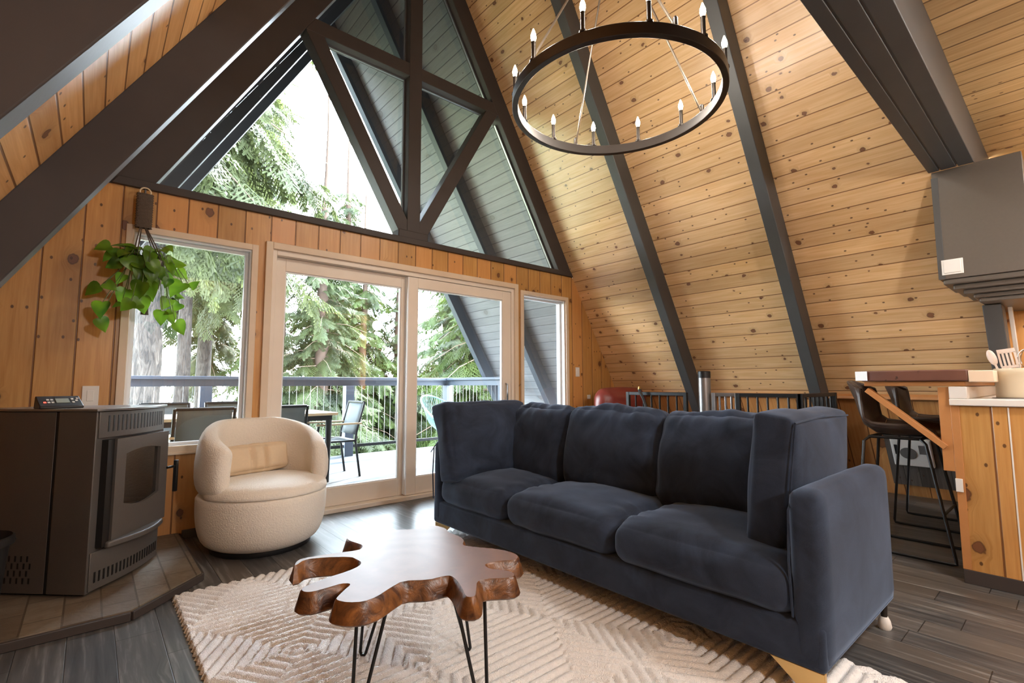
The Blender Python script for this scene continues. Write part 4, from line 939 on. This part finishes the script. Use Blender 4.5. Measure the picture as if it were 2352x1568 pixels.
# bar stools on sled frames
def stool():
    t = thing('bar_stool', 'x', 'bar stool')
    def sh(u, v):
        # v runs from the front lip over the seat and up the back, u across
        w = 0.21; P = [(-0.20, 0.725), (-0.19, 0.742), (-0.10, 0.735), (0.02, 0.728), (0.11, 0.735), (0.165, 0.775), (0.195, 0.85), (0.222, 0.94), (0.252, 1.02), (0.268, 1.06)]
        f = v * (len(P) - 1); i = min(int(f), len(P) - 2); q = f - i; y = P[i][0] * (1 - q) + P[i + 1][0] * q; z = P[i][1] * (1 - q) + P[i + 1][1] * q
        k = 2 * u - 1; bk = max(0, (v - 0.5) * 2); ww = w * (1 - 0.22 * bk * bk) * (1 - 0.10 * max(0, 0.2 - v) / 0.2)
        side = abs(k) ** 2.5
        return (ww * k * (1 - 0.05 * side), y - side * 0.10 * bk, z + side * (0.06 * (1 - bk)) * min(1, v * 4) - side * 0.05 * max(0, v - 0.8) * 5)
    o = MB().grid(sh, 21, 28).build('seat', 'brownleather', t, smooth=80); sd_ = o.modifiers.new('s', 'SOLIDIFY'); sd_.thickness = 0.022; sd_.offset = 0
    MB().tube([sh(0.0, i / 20) for i in range(2, 21)] + [sh(i / 10, 1.0) for i in range(1, 11)] + [sh(1.0, 1 - i / 20) for i in range(1, 19)], 0.0125, 8).build('edge_binding', 'brownleather', o)
    MB().tube([Vector(sh(i / 16, 0.47)) + Vector((0, -0.011, 0.012)) for i in range(1, 16)], 0.0025, 5).build('stitching', 'seam', o)
    for s in (-1, 1):
        pts = [(0.15 * s, 0.14, 0.705), (0.175 * s, 0.165, 0.68), (0.20 * s, 0.225, 0.03), (0.20 * s, 0.22, 0.012), (0.20 * s, 0.19, 0.010), (0.20 * s, -0.23, 0.010), (0.20 * s, -0.25, 0.014), (0.198 * s, -0.248, 0.035), (0.16 * s, -0.145, 0.68), (0.14 * s, -0.12, 0.705)]
        MB().tube(pts, 0.009, 8).build('leg', 'black', t)
    MB().tube([(0.15, 0.14, 0.707), (-0.15, 0.14, 0.707)], 0.009, 8).tube([(0.14, -0.12, 0.707), (-0.14, -0.12, 0.707)], 0.009, 8).tube([(0.148, 0.14, 0.707), (0.138, -0.12, 0.707)], 0.009, 8).tube([(-0.148, 0.14, 0.707), (-0.138, -0.12, 0.707)], 0.009, 8).build('seat_frame', 'black', t)
    MB().tube([(0.186, -0.208, 0.28), (-0.186, -0.208, 0.28)], 0.008, 8).build('foot_rest', 'black', t)
    return t
s1 = stool(); s1.location = (4.02, -3.31, 0); s1['label'] = 'brown leather bar stool nearest the camera at the bar'; s1['group'] = 'bar stools at the peninsula'
s2 = copy_tree(s1); s2.location = (4.86, -3.33, 0); s2['label'] = 'brown leather bar stool farther along the bar, half hidden behind the brace'

# wall heater on the low wall
ht = thing('wall_heater', 'white electric wall heater low behind the bar stools', 'heater', (5.66, -3.06, 0.45))
def sl_box(mb, z0, z1, y0, y1, d0, d1): return mb.ext([slope_pt(z0, d0), slope_pt(z1, d0), slope_pt(z1, d1), slope_pt(z0, d1)], 'y', y0, y1)
sl_box(MB(), 0.33, 0.585, -3.205, -2.915, 0.0345, 0.062).build('cover', 'white', ht, world=True, bevel=0.012, seg=3)
sl_box(MB(), 0.455, 0.535, -3.165, -3.115, 0.0618, 0.0655).build('grille', 'grille', ht, world=True, bevel=0.002)
th0 = slope_pt(0.457, 0.064); m = MB()
nrm = Vector((-SL / NN, 0, -1 / NN)); upv = Vector((-1 / NN, 0, SL / NN))
m.v = []; ring = [Vector((th0[0], -3.035, th0[1])) + Vector((0, 1, 0)) * 0.06 * math.cos(2 * math.pi * i / 24) + upv * 0.06 * math.sin(2 * math.pi * i / 24) for i in range(24)]
m.add(ring + [p + nrm * 0.004 for p in ring], [tuple(range(24)), tuple(range(24, 48))[::-1]] + [(i, i + 24, (i + 1) % 24 + 24, (i + 1) % 24) for i in range(24)])
m.build('fan_disc', 'grille', ht, world=True, fix=True)
sl_box(MB(), 0.44, 0.53, -2.965, -2.94, 0.0618, 0.066).build('control_strip', 'blackplastic', ht, world=True, bevel=0.002)

# black metal gate behind the sofa
def gate_panel(name, x0, y0, x1, y1, label, mat='black', nb=6, z1=0.975, cat='gate'):
    t = thing(name, label, cat, ((x0 + x1) / 2, (y0 + y1) / 2, 0), group='black gate panels behind the sofa')
    a, b = Vector((x0, y0, 0)), Vector((x1, y1, 0)); d = (b - a).normalized()
    for z_, nm_ in ((z1 - 0.015, 'top_rail'), (0.09, 'bottom_rail')): MB().bar(a + Vector((0, 0, z_)), b + Vector((0, 0, z_)), 0.025, 0.03).build(nm_, mat, t, world=True, bevel=0.002)
    for p in (a, b): MB().bar(p + Vector((0, 0, 0.0)), p + Vector((0, 0, z1)), 0.032, 0.032, up=(1, 0, 0)).build('post', mat, t, world=True, bevel=0.002)
    L = (b - a).length
    for i in range(1, nb + 1):
        p = a + d * (L * i / (nb + 1)); MB().tube([p + Vector((0, 0, 0.09)), p + Vector((0, 0, z1 - 0.02))], 0.0085, 8).build('bar', mat, t, world=True)
    return t
gate_panel('gate_panel', 4.0, -1.19, 4.0, -1.80, 'black metal gate panel left of the grey pipe, behind the sofa', nb=6)
gate_panel('gate_panel', 4.0, -2.06, 4.03, -2.245, 'narrow light-edged gate panel between the grey pipe and the black panel', mat='pewter', nb=3)
gate_panel('gate_panel', 3.98, -2.275, 4.0, -2.72, 'black metal gate panel at the right end, behind the sofa', nb=5)
gate_panel('gate_panel', 4.0, -2.73, 4.75, -2.73, 'black gate panel turning back toward the sloped wall', nb=7)
pp = thing('steel_pipe', 'upright grey steel pipe with black cap behind the sofa', 'pipe', (4.0, -1.98, 0))
MB().lathe([(0.0, 0.0), (0.05, 0.0), (0.05, 1.10), (0.0, 1.10)], 24).build('tube', 'pewter', pp)
MB().lathe([(0.0, 1.1005), (0.052, 1.1005), (0.052, 1.155), (0.046, 1.16), (0.0, 1.16)], 24).build('cap', 'black', pp)
hk = thing('hooked_rod', 'black bent rod with brass tip leaning on the gate', 'rod', (3.94, -1.36, 0))
MB().tube([(0.0, -0.10, 0.0), (0.0, -0.10, 0.55), (0.0, -0.085, 0.80), (0.0, -0.04, 0.92), (0, -0.01, 0.97), (0.0, -0.0, 1.0)], 0.014, 10).build('shaft', 'black', hk)
MB().tube([(0.0, 0.0, 1.0), (0.0, -0.004, 1.025)], 0.013, 10).build('tip', 'brass', hk)

# maroon seat in the corner
mc = thing('club_chair', 'rounded maroon leather chair in the corner under the slope', 'armchair', (4.93, -0.42, 0))
m = soft(0.84, 0.26, 0.66, 0.12, (0.02, 0.03, 0.02), 14); m.xf(lambda p: p + Vector((0.0, 0.02, 0.665))); m.build('backrest', 'maroon', mc, smooth=80)
m = soft(0.60, 0.56, 0.20, 0.07, (0.01, 0.02, 0.03), 10); m.xf(lambda p: p + Vector((-0.02, -0.37, 0.36))); m.build('seat', 'maroon', mc, smooth=80)
for s in (-1, 1):
    m = soft(0.16, 0.66, 0.42, 0.07, (0.01, 0.02, 0.02), 10); m.xf(lambda p: p + Vector((0.36 * s - 0.01, -0.32, 0.37))); m.build('arm', 'maroon', mc, smooth=80)
    for yy in (-0.56, -0.02): MB().lathe([(0.018, 0.0), (0.026, 0.17)], 12, (0.32 * s, yy, 0)).build('leg', 'dark', mc)

# ------------------------------------------------------------------ hanging plant
hg = thing('macrame_hanger', 'grey woven macrame plant hanger on the pine wall by the left window', 'plant hanger', (0.205, -0.055, 2.36))
MB().tube([(0.0, 0.05, 0.0), (0.0, 0.0, 0.012), (0.0, -0.03, -0.005), (0.0, -0.03, -0.03)], 0.005, 6).build('hook', 'pewter', hg)
MB().tube([(0.03 * math.sin(2 * math.pi * i / 20), -0.03, -0.018 + 0.03 * math.cos(2 * math.pi * i / 20)) for i in range(20)], 0.005, 6, closed=True).build('ring', 'teak', hg, label='pale wooden ring')
def weave(u, v):
    z = -0.03 - 0.235 * v; a = 2 * math.pi * u; w = 0.045 + 0.004 * math.sin(v * 90) * math.cos(a * 5); k = 0.018 + 0.003 * math.cos(a * 8 + v * 60)
    return (w * math.copysign(abs(math.cos(a)) ** 0.6, math.cos(a)), -0.03 + k * math.sin(a), z)
MB().grid(weave, 32, 60, True, False).build('braid', 'jute', hg, smooth=60)
PO = Vector((0.03, -0.125, -0.57))     # pot centre in the hanger's frame
for k in range(4):
    a = R(45 + 90 * k); b = Vector((0.018 * math.cos(a), -0.03 + 0.01 * math.sin(a), -0.26)); r1 = Vector((PO.x + 0.103 * math.cos(a), PO.y + 0.103 * math.sin(a), PO.z + 0.055)); r0 = Vector((PO.x + 0.078 * math.cos(a), PO.y + 0.078 * math.sin(a), PO.z - 0.115)); e = Vector((PO.x, PO.y, PO.z - 0.155))
    for dd in (-0.004, 0.004):
        MB().tube([b + Vector((dd, dd, 0)), b.lerp(r1, 0.5) + Vector((dd * 2, 0, 0)), r1 + Vector((dd, -dd, 0)), r0 + Vector((dd, 0, 0)), e], 0.0035, 6).build('cord', 'jute', hg)
MB().lathe([(0.004, -0.15), (0.016, -0.155), (0.013, -0.175), (0.017, -0.22), (0.022, -0.285), (0.0, -0.285)], 14, PO).build('tassel', 'jute', hg)
pw = Vector(hg.location) + PO
pt_ = thing('pothos_plant', 'trailing green pothos in a grey pot in the hanger', 'potted plant', pw)
MB().lathe([(0.0, -0.115), (0.07, -0.115), (0.098, 0.055), (0.102, 0.065), (0.096, 0.07), (0.09, 0.05), (0.0, 0.045)], 32).build('pot', 'greypot', pt_)
LP = []   # (world x, z, y, size, tip heading in degrees)
def leaf(mb, base, tip_dir, nrm, L, W):
    t = tip_dir.normalized(); s = t.cross(nrm).normalized(); nn = s.cross(t)
    prof = [(0.0, 0.02), (-0.06, 0.22), (-0.03, 0.40), (0.10, 0.52), (0.28, 0.52), (0.48, 0.43), (0.68, 0.29), (0.86, 0.12), (1.0, 0.0)]
    vs = []; 
    for (a, w_) in prof:
        bend = -0.28 * max(a, 0) ** 2
        for k in (-1, -0.5, 0, 0.5, 1):
            vs.append(base + t * (a * L if abs(k) > 0 or a > 0 else 0.02 * L) + s * (w_ * W * k) + nn * (L * (bend + 0.13 * abs(k) * w_ * 2)))
    fs = [(i * 5 + k, i * 5 + k + 1, (i + 1) * 5 + k + 1, (i + 1) * 5 + k) for i in range(len(prof) - 1) for k in range(4)]
    mb.add(vs, fs)
rng = random.Random(11)
pix = [(-0.0,1.905,.10,200),(0.05,1.89,.09,150),(0.03,1.85,.09,220),(0.055,1.79,.10,210),(-0.035,1.64,.115,215),(0.06,1.655,.09,330),(0.015,1.505,.125,260),(0.035,1.415,.11,300),(0.12,1.60,.13,250),(0.13,1.53,.10,230),(0.09,1.545,.06,200),
 (0.16,1.90,.10,70),(0.20,1.88,.11,20),(0.26,1.90,.12,350),(0.30,1.885,.10,30),(0.35,1.86,.09,320),(0.12,1.87,.08,260),(0.15,1.79,.12,300),(0.21,1.80,.12,330),(0.27,1.78,.12,310),(0.36,1.81,.10,300),(0.41,1.85,.09,20),(0.43,1.80,.10,320),(0.19,1.74,.11,260),(0.25,1.73,.11,280),(0.30,1.755,.10,300),
 (0.19,1.63,.14,255),(0.245,1.63,.14,280),(0.215,1.545,.13,285),(0.17,1.55,.10,200),(0.27,1.68,.09,300),(0.36,1.75,.12,330),(0.39,1.69,.15,230),(0.50,1.74,.085,60),(0.43,1.65,.07,0),(0.33,1.57,.10,250),(0.40,1.575,.10,230),(0.31,1.47,.115,260),(0.385,1.49,.11,300),(0.44,1.43,.125,310),(0.34,1.51,.06,200),
 (0.08,1.835,.09,190),(0.10,1.72,.09,240),(0.33,1.70,.08,250),(0.23,1.845,.10,260),(0.18,1.695,.10,240)]
lm = MB(); stm = MB()
for (x, z, s, ang) in pix:
    y = -0.175 + rng.uniform(-0.10, 0.05); 
    if abs(x - pw.x) < 0.11 and z < pw.z + 0.08: y = pw.y - 0.11 - rng.uniform(0.0, 0.05)
    p = Vector((x, y, z)) - pw; a = R(ang); td = Vector((math.cos(a), rng.uniform(-0.45, 0.15), math.sin(a))); nv = Vector((rng.uniform(-0.5, 0.5), -1.0, rng.uniform(0.2, 1.0))).normalized()
    nv = (nv - td.normalized() * nv.dot(td.normalized())).normalized()
    base = p - td.normalized() * s * 0.45
    leaf(lm, base, td, nv, s * 0.84, s * 0.76)
    r0 = Vector((base.x, base.y, 0)).normalized() * 0.085 if Vector((base.x, base.y)).length > 0.02 else Vector((0, -0.08, 0)); r0.z = 0.065
    mid = r0.lerp(base, 0.45) + Vector((0, -0.02, 0.05 if base.z > -0.1 else 0.0))
    stm.tube([r0 * 0.5 + Vector((0, 0, 0.03)), r0, mid, base], 0.0022, 5)
for _ in range(14):
    a = rng.uniform(0, 2 * math.pi); rr = rng.uniform(0.03, 0.15); p = Vector((rr * math.cos(a), rr * math.sin(a) - 0.02, rng.uniform(0.06, 0.15)))
    if p.y + pw.y > -0.06: p.y = -0.06 - pw.y
    td = Vector((math.cos(a), math.sin(a) - 0.3, rng.uniform(-0.4, 0.3))); nv = Vector((rng.uniform(-.3, .3), -0.5, 1)); nv = (nv - td.normalized() * nv.dot(td.normalized())).normalized()
    leaf(lm, p, td, nv, 0.09, 0.085); stm.tube([(p.x * 0.2, p.y * 0.2, 0.03), p], 0.002, 5)
lm.build('leaves', 'leaf', pt_, smooth=80); stm.build('vines', 'stem', pt_)

# ------------------------------------------------------------------ deck and railing
DZ = -0.05
o = struct(MB().box(-2.6, 5.35, 0.131, 3.55, DZ - 0.05, DZ).build('deck_floor', 'deck', smooth=0, uv=lambda p, n: (p[0], p[1])))
rl = thing('deck_railing', 'slate blue deck railing with thin metal balusters', 'railing', (2.0, 3.45, DZ))
YR = 3.45; XRR = 4.93
MB().box(-2.5, XRR + 0.06, YR - 0.075, YR + 0.075, 1.125, 1.168).build('top_rail', 'slate', rl, world=True, bevel=0.004)
MB().box(XRR - 0.075, XRR + 0.075, 1.80, YR - 0.076, 1.125, 1.168).build('top_rail', 'slate', rl, world=True, bevel=0.004)
MB().box(-2.5, XRR + 0.04, YR - 0.02, YR + 0.02, 1.035, 1.125).build('sub_rail', 'slate', rl, world=True, bevel=0.003)
MB().box(XRR - 0.02, XRR + 0.02, 1.80, YR - 0.03, 1.035, 1.125).build('sub_rail', 'slate', rl, world=True, bevel=0.003)
MB().box(-2.5, XRR, YR - 0.016, YR + 0.016, 0.075, 0.12).build('bottom_rail', 'black', rl, world=True)
MB().box(XRR - 0.016, XRR + 0.016, 1.80, YR - 0.02, 0.075, 0.12).build('bottom_rail', 'black', rl, world=True)
for x in (-0.85, 1.145, 3.085, XRR):
    MB().box(x - 0.068, x + 0.068, YR - 0.068, YR + 0.068, DZ, 1.036).build('post', 'slate', rl, world=True, bevel=0.004)
for y in (1.86,): MB().box(XRR - 0.06, XRR + 0.06, y - 0.06, y + 0.06, DZ, 1.036).build('post', 'slate', rl, world=True, bevel=0.004)
xs_ = [x for x in np.arange(0.0, XRR, 0.1) if min(abs(x - q) for q in (1.145, 3.085, XRR)) > 0.09]
for x in xs_: MB().tube([(x, YR, 0.10), (x, YR, 1.04)], 0.003, 6).build('baluster', 'pewter', rl, world=True)
for y in [q for q in np.arange(1.96, YR - 0.08, 0.1) if abs(q - 1.86) > 0.08]: MB().tube([(XRR, y, 0.10), (XRR, y, 1.04)], 0.003, 6).build('baluster', 'pewter', rl, world=True)

# dining set on the deck
dt = thing('patio_table', 'patio dining table with pale slatted top and black legs on the deck', 'table', (1.25, 1.93, DZ))
tx0, tx1, ty0, ty1 = -0.90, 0.92, -0.44, 0.44
for k in range(7):
    y0 = ty0 + k * (ty1 - ty0) / 7; MB().box(tx0, tx1, y0 + 0.003, y0 + (ty1 - ty0) / 7 - 0.003, 0.755, 0.785).build('slat', 'teak', dt, bevel=0.003)
m = MB(); rect = (tx0 + 0.05, tx1 - 0.05, ty0 + 0.05, ty1 - 0.05)
m.box(rect[0], rect[1], rect[2], rect[2] + 0.03, 0.70, 0.754).box(rect[0], rect[1], rect[3] - 0.03, rect[3], 0.70, 0.754).box(rect[0], rect[0] + 0.03, rect[2] + 0.03, rect[3] - 0.03, 0.70, 0.754).box(rect[1] - 0.03, rect[1], rect[2] + 0.03, rect[3] - 0.03, 0.70, 0.754)
m.build('apron', 'black', dt, bevel=0.002)
for x in (rect[0] + 0.03, rect[1] - 0.03):
    for y in (rect[2] + 0.03, rect[3] - 0.03):
        MB().lathe([(0.0, 0.0), (0.022, 0.0), (0.036, 0.70), (0.0, 0.70)], 14, (x, y, 0)).build('leg', 'black', dt)
def patio_chair():
    t = thing('patio_chair', 'x', 'chair', group='sling chairs around the patio table')      # faces -y
    m = MB(); m.grid(lambda u, v: (-0.215 + 0.43 * u, -0.24 + 0.46 * v, 0.445 - 0.02 * math.sin(math.pi * v)), 5, 7); o = m.build('seat', 'mesh', t); s = o.modifiers.new('s', 'SOLIDIFY'); s.thickness = 0.008
    m = MB(); m.grid(lambda u, v: (-0.215 + 0.43 * u, 0.225 + 0.10 * v, 0.50 + 0.38 * v), 5, 7); o = m.build('backrest', 'meshgrey', t); s = o.modifiers.new('s', 'SOLIDIFY'); s.thickness = 0.008
    MB().tube([(-0.225, 0.325, 0.885), (0.225, 0.325, 0.885)], 0.016, 8).build('top_bar', 'black', t)
    for s in (-1, 1):
        MB().tube([(0.235 * s, 0.33, 0.89), (0.235 * s, 0.235, 0.53), (0.235 * s, 0.225, 0.42), (0.235 * s, 0.29, 0.0)], 0.015, 8).build('rear_leg', 'black', t)
        MB().tube([(0.24 * s, -0.25, 0.0), (0.24 * s, -0.235, 0.43), (0.24 * s, -0.22, 0.62)], 0.015, 8).build('front_leg', 'black', t)
        MB().tube([(0.235 * s, -0.24, 0.437), (0.235 * s, 0.225, 0.43)], 0.013, 8).build('side_rail', 'black', t)
        MB().obox((0.24 * s, 0.02, 0.635), (1, 0, 0), (0, 1, 0), (0, 0, 1), 0.02, 0.27, 0.011).build('armrest', 'teak', t, bevel=0.004)
    return t
p0 = patio_chair()
spots = [(2.23, 1.90, -90, 'black sling patio chair at the right end of the table'), (0.80, 1.42, 180, 'dark sling patio chair on the window side of the table, left'), (1.46, 1.42, 180, 'dark sling patio chair on the window side of the table, right'),
         (0.66, 2.52, 0, 'far patio chair with only its top bar showing in the left window'), (1.30, 2.52, 0, 'far patio chair standing past the table beside the railing post')]
for i, (x, y, rz, lab) in enumerate(spots):
    c = p0 if i == 0 else copy_tree(p0)
    c.location = (x, y, DZ); c.rotation_euler = (0, 0, R(rz)); c['label'] = lab

# round string chair
acp = thing('string_chair', 'pale aqua round string chair by the deck corner', 'chair', (4.42, 2.55, DZ), R(20))
def hoop(a): 
    x = 0.40 * math.cos(a); y = 0.44 * math.sin(a); return Vector((x, y + 0.08, 0.62 + 0.30 * (y / 0.44)))
hoop_pts = [hoop(2 * math.pi * i / 40) for i in range(40)]
MB().tube(hoop_pts, 0.014, 8, closed=True).build('hoop', 'aqua', acp)
low = [Vector((0.12 * math.cos(2 * math.pi * i / 40), 0.05 + 0.13 * math.sin(2 * math.pi * i / 40), 0.30 + 0.03 * math.sin(2 * math.pi * i / 40))) for i in range(40)]
m = MB()
for i in range(60):
    a = 2 * math.pi * i / 60; p = hoop(a); q = Vector((0.12 * math.cos(a), 0.05 + 0.13 * math.sin(a), 0.30 + 0.03 * math.sin(a))); mid = p.lerp(q, 0.5) + Vector((0.05 * math.cos(a), 0.04 * math.sin(a), -0.05)); m.tube([p, mid, q], 0.0026, 5)
m.build('strings', 'aqua', acp, kind='stuff'); MB().tube(low, 0.010, 6, closed=True).build('seat_ring', 'aqua', acp)
for k in range(3):
    a = R(90 + 120 * k); MB().tube([(0.10 * math.cos(a), 0.05 + 0.11 * math.sin(a), 0.31), (0.36 * math.cos(a), 0.05 + 0.36 * math.sin(a), 0.0)], 0.009, 8).build('leg', 'black', acp)

# ------------------------------------------------------------------ ground and trees
o = struct(MB().grid(lambda u, v: (-60 + 140 * u, 3.8 + 110 * v ** 1.6, -2.6 - 5.0 * v + 0.3 * math.sin(u * 40) * math.cos(v * 30)), 40, 40).build('ground', 'ground', smooth=180))

def np_mesh(name, verts, quads, mat, parent):
    me = bpy.data.meshes.new(name); me.vertices.add(len(verts)); me.vertices.foreach_set('co', verts.astype(np.float32).ravel())
    me.loops.add(quads.size); me.loops.foreach_set('vertex_index', quads.astype(np.int32).ravel()); me.polygons.add(len(quads))
    me.polygons.foreach_set('loop_start', (np.arange(len(quads)) * 4).astype(np.int32)); me.polygons.foreach_set('loop_total', np.full(len(quads), 4, np.int32))
    me.update(); me.validate(); me.materials.append(MAT[mat]); o = bpy.data.objects.new(name, me); C.objects.link(o); o.parent = parent; return o
NR = np.random.default_rng(5)
def spray(nt_=11, nl=4, droop=0.3):
    """one flat conifer spray: side twigs and small blades along a drooping spine, unit length along +x"""
    Q = []
    def blade(p, d, L, w):
        d = d / np.linalg.norm(d); s = np.cross(d, [0, 0, 1.0]); s /= max(np.linalg.norm(s), 1e-6); n = s * w
        Q.append(np.stack([p - n * 0.5, p + n * 0.5, p + d * L * 0.7 + n, p + d * L - n * 0.2]))
    for i in range(nt_):
        t = 0.04 + 0.96 * i / nt_; sp_ = np.array([t, 0.03 * math.sin(9 * t), -droop * t * t])
        for sg in (-1, 1):
            L = 0.40 * (1 - t * 0.75) * (0.8 + 0.4 * NR.random()); d = np.array([0.7, sg * 0.75, -0.2 - 0.3 * NR.random()]); dn = d / np.linalg.norm(d)
            blade(sp_, d, L, 0.012)
            for k in range(nl):
                q = (k + 0.7) / nl; p = sp_ + dn * L * q + np.array([0, 0, -0.12 * L * q * q])
                for s2 in (-1, 1):
                    blade(p, np.array([0.75, sg * 0.35 + s2 * 0.8, -0.3 - 0.5 * NR.random()]), 0.13 * (1.1 - 0.5 * q) * (0.7 + 0.6 * NR.random()), 0.026)
    return np.array(Q)          # (n, 4, 3)
SPR = [spray(), spray(10, 4, 0.5), spray(9, 4, 0.15)]
def bough(nf=15, droop=0.35):
    out = []
    for i in range(nf):
        t = 0.14 + 0.86 * i / nf; sg = 1 if i % 2 else -1; sz = (0.46 * (1 - 0.55 * t) + 0.05) * (0.8 + 0.4 * NR.random())
        F = SPR[NR.integers(3)].reshape(-1, 3) * sz; a = sg * (0.75 + NR.normal(0, 0.25)) * (1 - 0.4 * t); pit = -0.25 - 0.5 * NR.random(); ro = NR.normal(0, 0.5)
        y = F[:, 1] * math.cos(ro) - F[:, 2] * math.sin(ro); z = F[:, 1] * math.sin(ro) + F[:, 2] * math.cos(ro); x = F[:, 0] * math.cos(pit) - z * math.sin(pit); z = F[:, 0] * math.sin(pit) + z * math.cos(pit)
        P = np.stack([x * math.cos(a) - y * math.sin(a) + t, x * math.sin(a) + y * math.cos(a), z - droop * t * t], -1); out.append(P)
    F = SPR[0].reshape(-1, 3) * 0.25; out.append(F + np.array([0.95, 0, -droop * 0.9]))
    return np.concatenate(out).reshape(-1, 4, 3)
FR = [bough(), bough(14, 0.5), bough(16, 0.2)]
def tree_mesh(H, z0, z1, n, len0, len1, pitch, nm='needle', trunk_r=0.16, bk='redbark', label='x', sparse=1.0, seed=0, aim=None):
    rg = np.random.default_rng(seed)
    t = thing('conifer', label, 'tree')
    pts = [(0.02 * math.sin(z), 0.02 * math.cos(1.3 * z), z) for z in np.linspace(-5, H, 14)]
    MB().tube(pts, [trunk_r * (1 - 0.85 * max(0, p[2]) / H) for p in pts], 14).build('trunk', bk, t, smooth=80)
    V = []; br = MB()
    for i in range(n):
        f = (i + rg.random()) / n; z = z0 + (z1 - z0) * f; L = (len0 * (1 - f) + len1 * f) * (0.7 + 0.5 * rg.random()); a = i * 2.399 + rg.random() * 0.8
        if aim is not None and rg.random() < 0.5: a = aim + rg.normal(0, 0.7)
        ca, sa = math.cos(a), math.sin(a); pt0 = pitch + rg.normal(0, 0.12)
        F = FR[rg.integers(3)].reshape(-1, 3) * L; roll = rg.normal(0, 0.3); cr_, sr_ = math.cos(roll), math.sin(roll)
        y = F[:, 1] * cr_ - F[:, 2] * sr_ * 0.3; zz = F[:, 2] + F[:, 1] * sr_
        x = F[:, 0] * math.cos(pt0) - zz * math.sin(pt0); zz = F[:, 0] * math.sin(pt0) + zz * math.cos(pt0)
        P = np.stack([x * ca - y * sa, x * sa + y * ca, zz + z], -1); V.append(P)
        if L > 0.8:
            d = 0.5; br.tube([(0, 0, z), (0.5 * L * ca * math.cos(pt0), 0.5 * L * sa * math.cos(pt0), z + 0.5 * L * math.sin(pt0) - 0.09 * L), (0.92 * L * ca * math.cos(pt0), 0.92 * L * sa * math.cos(pt0), z + 0.9 * L * math.sin(pt0) - 0.30 * L)], [0.018 * L * 0.6, 0.010 * L * 0.6, 0.003], 5)
    V = np.concatenate(V); np_mesh('foliage', V, np.arange(len(V)).reshape(-1, 4), nm, t)
    if br.v: br.build('branches', 'branch', t, smooth=80)
    return t
def put(t, x, y, z, rz=0, s=1.0, label=None):
    t.location = (x, y, z); t.rotation_euler = (0, 0, R(rz)); t.scale = (s, s, s)
    if label: t['label'] = label
    return t
GRP = 'conifers around the deck'
A_ = tree_mesh(9, -2.2, 6.2, 105, 2.2, 0.4, 0.0, 'needle', 0.20, 'redbark', 'x', seed=1)
B_ = tree_mesh(11, -2.5, 8.5, 105, 3.0, 0.7, -0.12, 'needle2', 0.20, 'redbark', 'x', seed=2)
P_ = tree_mesh(16, 4.6, 15, 100, 3.2, 1.2, -0.2, 'needle3', 0.23, 'bark', 'x', seed=3)
put(A_, 4.3, 8.2, -0.4, 30, 1.0, 'bushy dark fir with reddish trunk seen through the left door panel')
put(B_, 8.8, 7.4, -0.5, 200, 1.0, 'bright green drooping cedar seen through the right door panel')
Q_ = tree_mesh(17, 5.4, 15, 55, 2.8, 1.0, -0.2, 'needle3', 0.165, 'bark', 'x', seed=4)
put(P_, 0.66, 6.1, 0, 0, 1.0, 'big rough-barked trunk right outside the left window')
put(copy_tree(P_), -0.6, 8.8, 0.4, 100, 1.0, 'pale tree at the far left whose boughs hang behind the gable window')
put(Q_, 1.66, 10.2, -0.3, 60, 1.0, 'straight pale trunk in the middle of the left window')
L = [(B_, 6.4, 12.0, -1.5, 90, 1.1, 'green cedar between the two near trees, farther back'), (A_, 10.8, 11.5, -1.0, 140, 1.2, 'fir at the right beyond the drooping cedar'), (A_, -0.9, 10.0, -2.0, 250, 1.0, 'fir behind the big rough-barked trunk at the left window'),
     (Q_, 3.1, 15.5, -2.0, 190, 0.62, 'thin grey trunk farthest right in the left window'),
     (A_, 8.0, 20.0, -2.8, 20, 0.85, 'small far fir with pointed top under the gable window'), (B_, 13.0, 16.0, -2.0, 300, 1.2, 'far cedar behind the right end of the railing'), (A_, 5.8, 17.0, -2.0, 320, 1.0, 'far fir behind the bushy dark fir'),
     (B_, 6.0, 9.6, -2.6, 10, 0.85, 'low green cedar filling the gap between the door panels'), (A_, 7.6, 10.5, -2.2, 75, 1.05, 'dark fir directly behind the string chair'), (P_, 2.6, 13.5, -0.5, 200, 1.0, 'tall pale tree in the second row behind the gable window centre'), (B_, 11.2, 9.0, -2.4, 130, 1.0, 'cedar at the far right beyond the deck corner'),
     (B_, 3.2, 9.6, -4.2, 160, 0.8, 'low young cedar below the railing by the patio table'), (A_, 4.6, 12.6, -3.4, 200, 1.0, 'fir in the second row behind the reddish trunk')]
for src, x, y, z, rz, s, lab in L:
    put(copy_tree(src), x, y, z, rz, s, lab)
